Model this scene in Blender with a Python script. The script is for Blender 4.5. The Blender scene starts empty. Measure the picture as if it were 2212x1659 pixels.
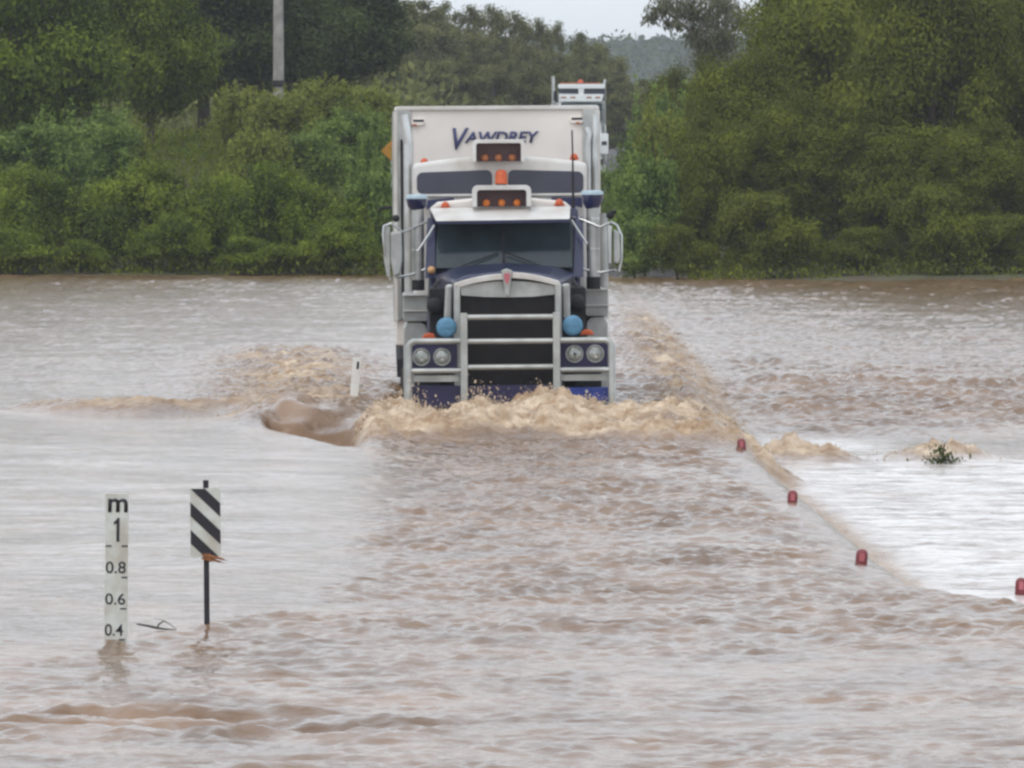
import bpy, bmesh, math, random
import numpy as np
from mathutils import Vector, Matrix
R = math.radians
PI = math.pi
scene = bpy.context.scene
col = scene.collection

# ------------------------------------------------------------------ camera
# camera: 3.08 m above the flood, long lens. F = focal length in units of a 2212 px wide picture
F = 18200.0; HC = 3.08; YH = 342.0
cam_d = bpy.data.cameras.new('camera'); cam = bpy.data.objects.new('camera', cam_d); col.objects.link(cam)
cam_d.sensor_width = 36.0; cam_d.lens = 36.0 * F / 2212.0
cam_d.clip_start = 1.0; cam_d.clip_end = 6000.0
cam.location = (0, 0, HC)
cam.rotation_euler = (R(90) - math.atan((829.5 - YH) / F), 0, 0)
scene.camera = cam
scene.render.resolution_x = 1024; scene.render.resolution_y = 768

# ------------------------------------------------------------------ world, sun, exposure
SUN_EL = R(58); SUN_AZ = R(215)   # sun behind the camera to the left, veiled by cloud
world = bpy.data.worlds.new('World'); scene.world = world; world.use_nodes = True
wn = world.node_tree.nodes; wl = world.node_tree.links; wn.clear()
sky = wn.new('ShaderNodeTexSky'); sky.sky_type = 'NISHITA'; sky.sun_disc = False
sky.sun_elevation = SUN_EL; sky.sun_rotation = SUN_AZ; sky.dust_density = 2.0; sky.air_density = 1.0
hs = wn.new('ShaderNodeHueSaturation'); hs.inputs['Saturation'].default_value = 0.35
mixc = wn.new('ShaderNodeMix'); mixc.data_type = 'RGBA'
mixc.inputs[0].default_value = 0.55
mixc.inputs[7].default_value = (7.3, 7.85, 8.5, 1)
bg = wn.new('ShaderNodeBackground'); bg.inputs[1].default_value = 0.15
wo = wn.new('ShaderNodeOutputWorld')
wl.new(sky.outputs[0], hs.inputs['Color']); wl.new(hs.outputs[0], mixc.inputs[6])
wl.new(mixc.outputs[2], bg.inputs[0]); wl.new(bg.outputs[0], wo.inputs[0])
sd = bpy.data.lights.new('sun', 'SUN'); sd.energy = 0.6; sd.angle = R(25); sd.color = (1.0, 0.95, 0.88)
sun = bpy.data.objects.new('sun', sd); col.objects.link(sun)
# sun direction matching the sky: rotation measured clockwise from +Y
dirv = Vector((math.sin(SUN_AZ) * math.cos(SUN_EL), math.cos(SUN_AZ) * math.cos(SUN_EL), math.sin(SUN_EL)))
sun.rotation_euler = dirv.to_track_quat('Z', 'Y').to_euler()
scene.view_settings.view_transform = 'Standard'; scene.view_settings.look = 'None'
scene.view_settings.gamma = 1.0; scene.view_settings.exposure = 0.34
scene.render.engine = 'CYCLES'
scene.cycles.pixel_filter_type = 'BLACKMAN_HARRIS'
scene.cycles.filter_width = 2.7
scene.cycles.max_bounces = 8; scene.cycles.volume_bounces = 0
scene.cycles.transparent_max_bounces = 8

# ------------------------------------------------------------------ helpers
def tag(o, label=None, cat=None, group=None, kind=None):
    if label: o['label'] = label
    if cat: o['category'] = cat
    if group: o['group'] = group
    if kind: o['kind'] = kind
    return o
def empty(name, loc, rot=(0, 0, 0), parent=None):
    o = bpy.data.objects.new(name, None); col.objects.link(o)
    o.location = loc; o.rotation_euler = rot; o.parent = parent; o.empty_display_size = 0.2
    return o
def copy_tree(o, parent=None):
    c = o.copy(); col.objects.link(c); c.parent = parent
    for ch in list(o.children): copy_tree(ch, c)
    return c
class MB:
    def __init__(s): s.v = []; s.f = []; s.sm = []
    def add(s, vs, fs, smooth=False):
        n = len(s.v); s.v += [tuple(p) for p in vs]
        for f in fs: s.f.append([i + n for i in f]); s.sm.append(smooth)
    def box(s, c, d, rot=None):
        x, y, z = d[0] / 2, d[1] / 2, d[2] / 2
        vs = [Vector((i, j, k)) for i in (-x, x) for j in (-y, y) for k in (-z, z)]
        if rot is not None: vs = [rot @ p for p in vs]
        vs = [p + Vector(c) for p in vs]
        s.add(vs, [(0, 1, 3, 2), (4, 6, 7, 5), (0, 4, 5, 1), (2, 3, 7, 6), (0, 2, 6, 4), (1, 5, 7, 3)])
        return s
    def hexa(s, vs):   # 8 points: bottom 4 then top 4 (counter-clockwise)
        s.add(vs, [(3, 2, 1, 0), (4, 5, 6, 7), (0, 1, 5, 4), (1, 2, 6, 5), (2, 3, 7, 6), (3, 0, 4, 7)]); return s
    def tube(s, pts, r, n=10, cap=True):
        pts = [Vector(p) for p in pts]
        rs = r if isinstance(r, (list, tuple)) else [r] * len(pts)
        rings = []; prev = None
        for i, p in enumerate(pts):
            a = pts[max(i - 1, 0)]; b = pts[min(i + 1, len(pts) - 1)]
            t = (b - a).normalized()
            if prev is None:
                u = t.orthogonal().normalized()
            else:
                u = (prev - t * prev.dot(t)).normalized()
            prev = u; w = t.cross(u)
            k = 1.0
            rings.append([p + (u * math.cos(2 * PI * j / n) + w * math.sin(2 * PI * j / n)) * rs[i] * k for j in range(n)])
        vs = [q for rg in rings for q in rg]; fs = []
        for i in range(len(pts) - 1):
            for j in range(n):
                a = i * n + j; b = i * n + (j + 1) % n
                fs.append((a, b, b + n, a + n))
        s.add(vs, fs, True)
        if cap:
            s.add(rings[0], [tuple(range(n - 1, -1, -1))]); s.add(rings[-1], [tuple(range(n))])
        return s
    def prism(s, poly, y0, y1):   # polygon in xz extruded along y (y0 front)
        n = len(poly)
        vs = [(x, y0, z) for x, z in poly] + [(x, y1, z) for x, z in poly]
        s.add(vs, [tuple(range(n)), tuple(range(2 * n - 1, n - 1, -1))] + [(i, i + n, (i + 1) % n + n, (i + 1) % n) for i in range(n)])
        return s
    def lathe(s, prof, c, axis='Z', n=24):
        # prof: list of (r, h)
        vs = []
        for r_, h in prof:
            for j in range(n):
                a = 2 * PI * j / n; x, y = r_ * math.cos(a), r_ * math.sin(a)
                if axis == 'Z': p = (x, y, h)
                elif axis == 'Y': p = (x, h, y)
                else: p = (h, x, y)
                vs.append((p[0] + c[0], p[1] + c[1], p[2] + c[2]))
        fs = []
        for i in range(len(prof) - 1):
            for j in range(n):
                fs.append((i * n + j, i * n + (j + 1) % n, (i + 1) * n + (j + 1) % n, (i + 1) * n + j))
        s.add(vs, fs, True)
        m = len(prof) - 1
        if prof[0][0] > 1e-4: s.add(vs[:n], [tuple(range(n))])
        if prof[m][0] > 1e-4: s.add(vs[m * n:], [tuple(range(n))])
        return s
    def build(s, name, mat, parent=None, bevel=0.0, loc=None):
        me = bpy.data.meshes.new(name); me.from_pydata(s.v, [], s.f); me.validate()
        for p, q in zip(me.polygons, s.sm): p.use_smooth = q
        bm = bmesh.new(); bm.from_mesh(me); bmesh.ops.recalc_face_normals(bm, faces=bm.faces); bm.to_mesh(me); bm.free()
        me.materials.append(mat)
        o = bpy.data.objects.new(name, me); col.objects.link(o); o.parent = parent
        if loc: o.location = loc
        if bevel > 0:
            b = o.modifiers.new('bevel', 'BEVEL'); b.width = bevel; b.segments = 3; b.limit_method = 'ANGLE'; b.angle_limit = R(40)
        return o
def rrect(x0, x1, z0, z1, r, n=5):
    pts = []
    for cx, cz, a0 in ((x1 - r, z1 - r, 0), (x0 + r, z1 - r, 90), (x0 + r, z0 + r, 180), (x1 - r, z0 + r, 270)):
        for i in range(n + 1):
            a = R(a0 + 90 * i / n); pts.append((cx + r * math.cos(a), cz + r * math.sin(a)))
    return pts
def mesh_np(name, V, Q, mat, parent=None, attrs=None, smooth=True, corner=4):
    me = bpy.data.meshes.new(name)
    nf = len(Q)
    me.vertices.add(len(V)); me.vertices.foreach_set('co', V.astype(np.float32).ravel())
    me.loops.add(nf * corner); me.loops.foreach_set('vertex_index', Q.astype(np.int32).ravel())
    me.polygons.add(nf); me.polygons.foreach_set('loop_start', np.arange(0, nf * corner, corner, dtype=np.int32))
    me.polygons.foreach_set('use_smooth', np.full(nf, smooth))
    me.update(calc_edges=True)
    for k, (dom, arr) in (attrs or {}).items():
        a = me.attributes.new(k, 'FLOAT', dom); a.data.foreach_set('value', arr.astype(np.float32).ravel())
    me.materials.append(mat)
    if name == '_': return me
    o = bpy.data.objects.new(name, me); col.objects.link(o); o.parent = parent
    return o
# noise
def _tab(seed):
    g = np.random.RandomState(seed); a = g.rand(256, 256) * 2 * PI
    return np.cos(a), np.sin(a)
_tabs = {}
def perlin(x, y, seed=0):
    if seed not in _tabs: _tabs[seed] = _tab(seed)
    gx, gy = _tabs[seed]
    xi = np.floor(x).astype(int); yi = np.floor(y).astype(int); xf = x - xi; yf = y - yi
    u = xf ** 3 * (xf * (xf * 6 - 15) + 10); v = yf ** 3 * (yf * (yf * 6 - 15) + 10)
    def g(i, j, dx, dy): return gx[i & 255, j & 255] * dx + gy[i & 255, j & 255] * dy
    a = g(xi, yi, xf, yf); b = g(xi + 1, yi, xf - 1, yf); c = g(xi, yi + 1, xf, yf - 1); d = g(xi + 1, yi + 1, xf - 1, yf - 1)
    return (a + (b - a) * u + (c - a) * v + (a - b - c + d) * u * v) * 1.5
def sst(x, a, b):
    t = np.clip((x - a) / (b - a), 0, 1); return t * t * (3 - 2 * t)
def gauss(x, m, s): return np.exp(-((x - m) / s) ** 2)

# ------------------------------------------------------------------ materials
def mat(name, color, rough=0.5, metal=0.0, spec=0.5, noise=0.0, nscale=8.0, bump=0.0, bscale=20.0, dirt=None, coat=0.0):
    m = bpy.data.materials.new(name); m.use_nodes = True
    nt = m.node_tree; n = nt.nodes; l = nt.links; b = n['Principled BSDF']
    b.inputs['Base Color'].default_value = (*color, 1); b.inputs['Roughness'].default_value = rough
    b.inputs['Metallic'].default_value = metal; b.inputs['Specular IOR Level'].default_value = spec
    b.inputs['Coat Weight'].default_value = coat
    tc = n.new('ShaderNodeTexCoord')
    if noise > 0 or dirt:
        t = n.new('ShaderNodeTexNoise'); t.inputs['Scale'].default_value = nscale; t.inputs['Detail'].default_value = 6
        l.new(tc.outputs['Object'], t.inputs['Vector'])
        cr = n.new('ShaderNodeValToRGB'); l.new(t.outputs['Fac'], cr.inputs[0])
        d = dirt or tuple(c * (1 - noise) for c in color)
        cr.color_ramp.elements[0].position = 0.35; cr.color_ramp.elements[0].color = (*d, 1)
        cr.color_ramp.elements[1].position = 0.62; cr.color_ramp.elements[1].color = (*color, 1)
        l.new(cr.outputs[0], b.inputs['Base Color'])
        mr = n.new('ShaderNodeMapRange'); l.new(t.outputs['Fac'], mr.inputs[0])
        mr.inputs[3].default_value = min(1, rough * 1.5 + 0.05); mr.inputs[4].default_value = rough
        l.new(mr.outputs[0], b.inputs['Roughness'])
    if bump > 0:
        t2 = n.new('ShaderNodeTexNoise'); t2.inputs['Scale'].default_value = bscale; t2.inputs['Detail'].default_value = 4
        l.new(tc.outputs['Object'], t2.inputs['Vector'])
        bp = n.new('ShaderNodeBump'); bp.inputs['Strength'].default_value = bump; bp.inputs['Distance'].default_value = 0.02
        l.new(t2.outputs['Fac'], bp.inputs['Height']); l.new(bp.outputs[0], b.inputs['Normal'])
    return m
M = dict(
    chrome=mat('polished_metal', (0.62, 0.63, 0.62), 0.22, 1.0, noise=0.25, nscale=3, bump=0.08, bscale=6),
    alloy=mat('dull_alloy', (0.50, 0.51, 0.49), 0.42, 0.85, noise=0.25, nscale=4, bump=0.1, bscale=5),
    white=mat('white_paint', (0.64, 0.63, 0.61), 0.4, nscale=2.2, dirt=(0.50, 0.47, 0.43), coat=0.1),
    cream=mat('trailer_panel', (0.76, 0.71, 0.66), 0.45, noise=0.13, nscale=1.3, bump=0.05, bscale=2),
    blue=mat('dark_blue_paint', (0.012, 0.016, 0.075), 0.25, noise=0.3, nscale=5, coat=0.5),
    bright_blue=mat('blue_bumper_paint', (0.02, 0.05, 0.30), 0.35, noise=0.3, nscale=6),
    purple=mat('navy_lamp_panel', (0.022, 0.018, 0.075), 0.4, noise=0.2, nscale=6),
    black=mat('black_rubber', (0.012, 0.012, 0.014), 0.6, noise=0.3, nscale=10),
    grille=mat('grille_mesh', (0.016, 0.014, 0.016), 0.55, noise=0.4, nscale=30, dirt=(0.03, 0.018, 0.012)),
    glass=mat('windscreen_glass', (0.035, 0.055, 0.065), 0.08, 0.0, 0.5, noise=0.4, nscale=2.5),
    tint=mat('smoked_panel', (0.045, 0.048, 0.07), 0.3, 0.0, 0.5, noise=0.2, nscale=3),
    orange=mat('orange_lens', (0.56, 0.10, 0.025), 0.4, noise=0.2, nscale=30),
    amber=mat('amber_lens', (0.62, 0.17, 0.02), 0.3),
    dimamber=mat('shaded_brown_lens', (0.35, 0.12, 0.04), 0.35),
    lamp=mat('lamp_glass', (0.42, 0.44, 0.42), 0.12, 0.6, 0.8, noise=0.3, nscale=25, bump=0.5, bscale=40),
    cover=mat('blue_lamp_cover', (0.09, 0.24, 0.38), 0.35, noise=0.2, nscale=20, bump=0.3, bscale=30),
    red=mat('red_reflector', (0.20, 0.03, 0.038), 0.35, noise=0.3, nscale=30),
    pinkred=mat('faded_red_reflector', (0.45, 0.12, 0.14), 0.3),
    sign_white=mat('weathered_sign_white', (0.60, 0.63, 0.59), 0.5, nscale=7, dirt=(0.46, 0.44, 0.38)),
    post_white=mat('white_post', (0.86, 0.87, 0.84), 0.5, noise=0.1, nscale=9),
    sign_black=mat('sign_black', (0.016, 0.014, 0.022), 0.5),
    steel=mat('dark_steel', (0.035, 0.035, 0.045), 0.5, 0.4, noise=0.3, nscale=10),
    letter=mat('navy_lettering', (0.04, 0.045, 0.13), 0.5),
    tyre=mat('tyre_rubber', (0.018, 0.017, 0.016), 0.8, noise=0.3, nscale=12, dirt=(0.05, 0.035, 0.025)),
    yellow=mat('yellow_sign_face', (0.42, 0.19, 0.01), 0.5, noise=0.15, nscale=6),
    pole=mat('weathered_pole', (0.42, 0.40, 0.37), 0.85, noise=0.35, nscale=3, bump=0.3, bscale=12),
    bark=mat('bark', (0.10, 0.075, 0.055), 0.9, noise=0.5, nscale=6, bump=0.6, bscale=14),
    palebark=mat('pale_gum_bark', (0.35, 0.30, 0.27), 0.8, noise=0.4, nscale=4, bump=0.3, bscale=12),
    twig=mat('grey_twig', (0.10, 0.09, 0.08), 0.8, noise=0.3, nscale=20),
    straw=mat('brown_flood_debris', (0.32, 0.13, 0.05), 0.7, noise=0.4, nscale=30),
)
def leafmat(name, dark, light, hue=0.03):
    m = bpy.data.materials.new(name); m.use_nodes = True
    nt = m.node_tree; n = nt.nodes; l = nt.links; b = n['Principled BSDF']; out = n['Material Output']
    at = n.new('ShaderNodeAttribute'); at.attribute_name = 'tint'
    cr = n.new('ShaderNodeValToRGB'); l.new(at.outputs['Fac'], cr.inputs[0])
    cr.color_ramp.elements[0].color = (*dark, 1); cr.color_ramp.elements[1].color = (*light, 1)
    oi = n.new('ShaderNodeObjectInfo'); h = n.new('ShaderNodeHueSaturation')
    mr = n.new('ShaderNodeMapRange'); mr.inputs[3].default_value = 0.5 - hue; mr.inputs[4].default_value = 0.5 + hue * 0.6
    l.new(oi.outputs['Random'], mr.inputs[0]); l.new(mr.outputs[0], h.inputs['Hue']); l.new(cr.outputs[0], h.inputs['Color'])
    l.new(h.outputs[0], b.inputs['Base Color']); b.inputs['Roughness'].default_value = 0.65
    b.inputs['Specular IOR Level'].default_value = 0.15
    tr = n.new('ShaderNodeBsdfTranslucent'); l.new(h.outputs[0], tr.inputs[0])
    mx = n.new('ShaderNodeMixShader'); mx.inputs[0].default_value = 0.38
    l.new(b.outputs[0], mx.inputs[1]); l.new(tr.outputs[0], mx.inputs[2]); l.new(mx.outputs[0], out.inputs[0])
    return m
L_bush = leafmat('bush_leaves', (0.052, 0.083, 0.009), (0.232, 0.299, 0.028), .006)
L_olive = leafmat('olive_leaves', (0.069, 0.087, 0.010), (0.211, 0.237, 0.023), 0.006)
L_lush = leafmat('fresh_leaves', (0.057, 0.095, 0.021), (0.275, 0.373, 0.081), 0.006)
L_weed = leafmat('weed_leaves', (0.082, 0.108, 0.021), (0.310, 0.349, 0.062), 0.01)
L_dark = leafmat('dark_leaves', (0.024, 0.037, 0.013), (0.095, 0.130, 0.034), 0.01)
L_gum = leafmat('gum_leaves', (0.077, 0.083, 0.048), (0.232, 0.232, 0.133), 0.01)
L_far = leafmat('far_leaves', (0.077, 0.087, 0.028), (0.249, 0.249, 0.085), 0.012)
L_grass = leafmat('grass_blades', (0.077, 0.124, 0.019), (0.267, 0.349, 0.048), 0.01)

# ------------------------------------------------------------------ terrain
def road_x(Y): return 0.1 + 3.0 * np.clip(Y - 120, 0, 2000) / 244.0
def terrain(X, Y):
    X = np.asarray(X, float); Y = np.asarray(Y, float)
    rx = np.where(Y < 120, 0.1, road_x(Y))
    bed = -0.9 + 0.45 * (1 - sst(np.abs(X - rx), 2.6, 4.2))
    rz = -0.45 + np.clip(Y - 205, 0, 5000) * 0.0155
    rz = np.where(Y > 380, rz - (Y - 380) * 0.009, rz)
    left = 3.6 * sst(Y, 219, 262) + np.clip(Y - 262, 0, 600) * 0.006
    right = 3.0 * sst(Y, 221, 255) + np.clip(Y - 262, 0, 600) * 0.006
    bank = np.where(X < rx, left, right) - 0.9 * (1 - sst(Y, 210, 222)) + 0.12 * perlin(X * .5, Y * .5, 3)
    wroad = 1 - sst(np.abs(X - rx), 3.2, 7.5)
    z = np.where(Y < 205, bed, bank * (1 - wroad) + rz * wroad)
    behind = 2.5 * sst(-Y, 70, 130)       # the near bank behind the camera
    return np.where(Y < -60, np.maximum(bed, -0.9 + behind * 1.4), z)
def grid(xs, ys, zf):
    X, Y = np.meshgrid(xs, ys); Z = zf(X, Y)
    V = np.stack([X, Y, Z], -1).reshape(-1, 3)
    nx, ny = len(xs), len(ys)
    i = np.arange((ny - 1) * (nx - 1)); r_, c_ = i // (nx - 1), i % (nx - 1)
    a = r_ * nx + c_
    return V, np.stack([a, a + 1, a + nx + 1, a + nx], -1)
gm = mat('river_bank_soil', (0.075, 0.085, 0.03), 0.95, noise=0.5, nscale=0.6, dirt=(0.07, 0.05, 0.03), bump=0.5, bscale=3)
xs = np.concatenate([np.linspace(-3500, -60, 12), np.arange(-56, 57, 1.6), np.linspace(60, 3500, 12)])
ys = np.concatenate([np.linspace(-2500, -140, 6), np.arange(-130, 200, 8), np.arange(200, 290, 1.5), np.arange(292, 620, 8), np.linspace(640, 4500, 20)])
V, Q = grid(xs, ys, terrain); tag(mesh_np('ground', V, Q, gm), kind='structure')
# road sheet
rm = mat('wet_asphalt', (0.055, 0.052, 0.05), 0.6, noise=0.3, nscale=2, bump=0.3, bscale=30)
ys = np.concatenate([np.arange(40, 200, 5), np.arange(200, 620, 3)])
us = np.linspace(-3.0, 3.0, 9)
Xr = road_x(ys)[:, None] + us[None]; Yr = np.repeat(ys[:, None], 9, 1)
Zr = terrain(Xr, Yr) + 0.03
V = np.stack([Xr, Yr, Zr], -1).reshape(-1, 3)
i = np.arange((len(ys) - 1) * 8); a = (i // 8) * 9 + i % 8
tag(mesh_np('road', V, np.stack([a, a + 1, a + 10, a + 9], -1), rm), kind='structure')
# far hills
hx = np.linspace(-500, 700, 500)
def hz(X, Y):
    t = (Y - 1450) / 250
    prof = 26.0 + X * .012 + 1.2 * perlin(X / 160, X * 0 + .5, 7) + 1.6 * perlin(X / 22, Y / 22, 8) + 1.4 * perlin(X / 7, Y / 7, 9) + 0.8 * perlin(X / 2.7, Y / 3, 11)
    return prof * np.sqrt(np.clip(t, 0, 1)) - 1
V, Q = grid(hx, np.linspace(1445, 1800, 60), hz)
HILL = tag(mesh_np('hills', V, Q, mat('far_forest', (0.022, 0.032, 0.02), 0.95, noise=0.5, nscale=0.15)), kind='structure')

# ------------------------------------------------------------------ flood water
def edge_x(Y):     # downstream edge of the submerged causeway
    return np.interp(Y, [40, 50, 55, 57, 59, 62, 67.7, 80.3, 93.7, 110, 220], [12, 7.5, 5.2, 4.4, 3.7, 2.95, 2.82, 2.66, 2.45, 2.4, 2.3])
def water_fields(X, Y):
    ed = edge_x(Y)
    ex = X - ed
    over = 1 - sst(np.abs(X - 0.7), 1.7, 2.6)          # chop over the slab
    leftsm = sst(-X, 0.9 + (0.6) * 0, 1.9)              # smooth upstream water
    near = 1 - sst(Y, 52.5, 56)
    far = sst(Y, 104, 112)
    n = lambda lx, ly, s, ox=0: perlin(X / lx + ox + 900, Y / ly + 900, s)
    # base chop
    A = 0.26 + 0.0 * X
    lb = np.interp(Y, [50, 54, 58, 65, 75, 82, 88, 92], [-3.6, -2.4, -1.35, -1.25, -1.0, -.95, -1.35, -1.7]) + .22 * n(.8, 1.5, 40)
    A = A - .12 * sst(lb - X, 0, .5) + 0.97 * sst(X, lb - .12, lb + .28) * (1 - sst(ex, -.45, 0.1)) * (.45 + .55 * sst(Y, 50, 58))
    A = A + near * (0.02 + 0.30 * n(3.5, 1.0, 39)) + 0.6 * gauss(Y, 46.0 + .6 * n(1.5, 1, 37), 1.4) * sst(-X, -0.3, 1.0)
    dk = gauss(Y, 46.2 + .5 * n(1.5, 1, 37), 1.3) * sst(-X, -0.2, 1.2)
    A = A + far * (0.22 + 0.9 * gauss(Y, 116, 12) * sst(X, 2.5, 4)) + far * sst(X, 2, 4) * 0.50 + .25 * sst(Y, 140, 200) + .5 * sst(Y, 190, 210) + far * sst(X, 2, 4) * .5 * n(6, 9, 18)
    A = A * (1 + 0.6 * n(2.6, 2.8, 41) + .35 * n(.9, .9, 38))
    A = A * (1 - 0.5 * gauss(ex, -0.2, .25) * (Y > 58) * (Y < 92))
    A = A + 0.16 * sst(ex, .3, 1.2) * (Y > 56) * (Y < 96)
    A = np.clip(A, 0.12, 2.2)
    U = np.abs(X) / np.maximum(Y, 40.0)
    fade = 1 - 0.8 * sst(U, 0.09, 0.2)
    warp = 0.25 * n(1.3, 1.1, 50)
    def rid(lx, ly, s): return (1 - np.abs(perlin(X / lx + warp + 500, Y / ly + 1.2 * warp + 500, s))) ** 2 - 0.55
    h = 0.030 * n(5.0, 2.3, 21) + 0.014 * rid(1.9, .9, 22) + 0.017 * n(.85, .48, 23) + 0.018 * rid(.42, .3, 24) + 0.022 * n(.24, .2, 25) + 0.014 * n(.12, .12, 19)
    h = h * A * fade * (1 - .2 * near)
    h = h + near * fade * (0.9 * (0.022 * n(3.2, .55, 34) + .015 * n(1.5, .3, 35)) + dk * (.095 * n(2.0, .6, 36) + .045 * n(.8, .32, 33) + .02 * n(.35, .2, 32)))
    # fall at the downstream edge
    drop = 0.40 * sst(ex, -0.15, 0.5) + 0.05 * sst(ex, -1.2, 0.2)
    drop = drop * (0.35 + 0.65 * sst(Y, 50, 60)) * (1 - 0.75 * sst(Y, 104, 125))
    h = h - drop
    h = h + 0.06 * sst(-X, 0.3, 2.4) * sst(Y, 53, 60) * (1 - sst(Y, 95, 120))
    foam = 0.7 * gauss(ex, 0.38, 0.30 + 0.12 * n(.8, 2, 61)) * sst(Y, 57, 62) * (1 - 0.5 * sst(Y, 130, 200))
    h = h + foam * 0.035 * (n(.30, .5, 26) + n(.14, .2, 27))
    # bow wave pushed by the truck
    fr = 95.3 + 0.25 * n(.8, 1, 62)
    wx = sst(X, -2.05, -1.5) * (1 - sst(X, 2.0, 3.4))
    rise = np.where(Y < fr, np.exp(-((Y - fr) / 2.0) ** 2), np.exp(-((Y - fr) / 0.8) ** 2))
    bow = wx * rise
    crest2 = gauss(Y, 92.3 - 0.12 * (X - 0.3) ** 2 + 0.5 * n(1.2, 1, 63), 0.8) * sst(X, -2.2, -1.4) * (1 - sst(X, 2.7, 3.4))
    fz = (n(.5, .6, 28) * .5 + np.abs(n(.24, .3, 29)) * .55 + np.abs(n(.12, .15, 30)) * .35 + np.abs(n(.06, .08, 31)) * .22)
    h = h + 0.30 * bow * (0.85 + 0.6 * n(.7, 2, 64)) + 0.15 * crest2 + (bow * 0.75 + crest2 * .9) * 0.24 * fz
    foam = np.maximum(foam, np.clip(bow * 1.3 + crest2 * 1.25 + 0.25 * n(.4, .6, 65), 0, 1) * np.clip(bow * 3 + crest2 * 3, 0, 1))
    # hollow and curling wave off the near-side corner
    Yl = 94.6 - 5.5 * np.clip((X + 2.75) / .95, 0, 1)
    hm_ = sst(X, -2.86 + .1 * n(.4, .8, 80), -2.6) * (1 - sst(X, -1.95, -1.5)) * sst(Y, Yl - .5, Yl + .9)
    h = h * (1 - .15 * hm_ * (1 - sst(Y, 96.5, 98))) - 0.46 * hm_ * (1 - sst(Y, 94.6 - .5 * sst(X, -2.3, -1.7), 97.0))
    wall = np.where(X < -2.84, gauss(X, -2.84, 0.45), gauss(X, -2.84, .10)) * gauss(Y, 96.2, 1.6)
    back = gauss(Y, 97.6, .8) * sst(X, -3.4, -2.7) * (1 - sst(X, -1.7, -1.3))
    bl = sst(X, -2.86, -2.62) * (1 - .8 * sst(X, -2.5, -1.6)) * (1 - sst(X, -1.7, -1.4)); h = h + bl * (1 + .35 * n(.35, .6, 79)) * (-0.20 * sst(Y, Yl, Yl + .5) * (1 - sst(Y, 95.2, 95.5)) + .30 * sst(Y, 95.2, 95.55) * (1 - sst(Y, 96, 99)))
    h = h + 0.15 * wall + 0.10 * back + 0.07 * wall * fz
    # crest line running out to the left
    cl = gauss(Y, 99.5 + 0.5 * (-X - 3) + .4 * n(1.4, 1.4, 66), 0.9) * sst(-X, 2.6, 3.2) * (1 - sst(-X, 5.2, 6.5))
    h = h + 0.14 * cl * (1 + .5 * n(.8, 1, 67)) + 0.09 * cl * fz
    foam = np.maximum(foam, cl * (0.85 + 0.5 * n(.5, 1, 68)))
    foam = np.maximum(foam, .8 * gauss(X, -3.2, .3) * gauss(Y, 96.8, 1.6)); foam = np.maximum(foam, .9 * sst(X, -3.5, -2.9) * (1 - sst(X, -1.9, -1.5)) * gauss(Y, 97.7 + .3 * n(.6, 1, 78), .8)); h = h + .11 * fz * gauss(Y, 97.5, .7) * sst(X, -3.5, -2.9) * (1 - sst(X, -1.9, -1.5))
    # churned wake on the left and right of the truck
    wk = sst(Y, 100, 104) * (1 - sst(Y, 128, 145)) * gauss(X, -2.6 - (Y - 104) * 0.03, 1.25)
    h = h + wk * 0.16 * fz
    foam = np.maximum(foam, wk * np.clip(0.75 + 1.1 * n(.9, 2.2, 69), 0, 1))
    wr = sst(Y, 93, 98) * (1 - sst(Y, 150, 200)) * gauss(X, 2.25 + (Y - 96) * .004, 0.55 )
    h = h + wr * 0.18 * fz
    foam = np.maximum(foam, wr * np.clip(0.7 + .8 * n(.5, 2.2, 70), 0, 1))
    # breaking ridge to the right with the snag
    rg = gauss(Y, 98.0 + .25 * n(.9, 1, 71), 0.8) * sst(X, 2.2, 2.8) * (1 - sst(X, 5.1, 6.2)) * np.clip(.75 + .9 * n(.9, 3, 72), 0, 1.3)
    h = h + 0.13 * rg + 0.16 * rg * fz
    foam = np.maximum(foam, np.clip(rg * 1.1, 0, 1))
    # stray froth on the chop
    foam = np.maximum(foam, 0.55 * np.clip(n(.55, 1.1, 73) * n(.8, 2.4, 74) * 5 - .25, 0, 1) * np.clip(A - .5, 0, 1) * sst(Y, 60, 75) * (1 - sst(Y, 92, 100)) * sst(-X, -2, 1.5))
    # little pile-ups in front of the posts
    for px, py, s_ in ((-2.52, 53.5, 1), (-1.975, 54.8, .7)):
        h = h + 0.035 * s_ * np.exp(-((X - px) / .12) ** 2 - ((Y - py) / .25) ** 2)
        h = h - 0.03 * s_ * np.exp(-((X - px - .06) / .16) ** 2 - ((Y - py + .9) / .5) ** 2)
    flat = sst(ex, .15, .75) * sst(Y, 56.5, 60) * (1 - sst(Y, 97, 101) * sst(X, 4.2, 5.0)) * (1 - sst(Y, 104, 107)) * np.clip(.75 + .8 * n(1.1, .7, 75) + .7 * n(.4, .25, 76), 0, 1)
    flat = np.maximum(flat, .45 * sst(-X, 1.2, 2.2) * sst(Y, 57, 64) * (1 - sst(Y, 86, 93)) * np.clip(.6 + n(1.5, 1.2, 77), 0, 1))  # smooth left sheet: sky reflection painted in as a whiter water colour
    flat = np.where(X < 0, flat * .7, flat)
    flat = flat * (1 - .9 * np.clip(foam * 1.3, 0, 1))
    return h, np.clip(foam, 0, 1), np.clip(flat, 0, 1)
u_in = np.linspace(-0.076, 0.076, 430)
u_out = np.array([0.08, 0.085, 0.092, 0.1, 0.115, 0.14, 0.18, 0.25, 0.4, 0.8, 2.0, 5.0])
us = np.concatenate([-u_out[::-1], u_in, u_out])
yy = [41.0]
while yy[-1] < 226: yy.append(yy[-1] + (0.065 if yy[-1] < 100 else 0.065 + (yy[-1] - 100) * 0.0022))
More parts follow.
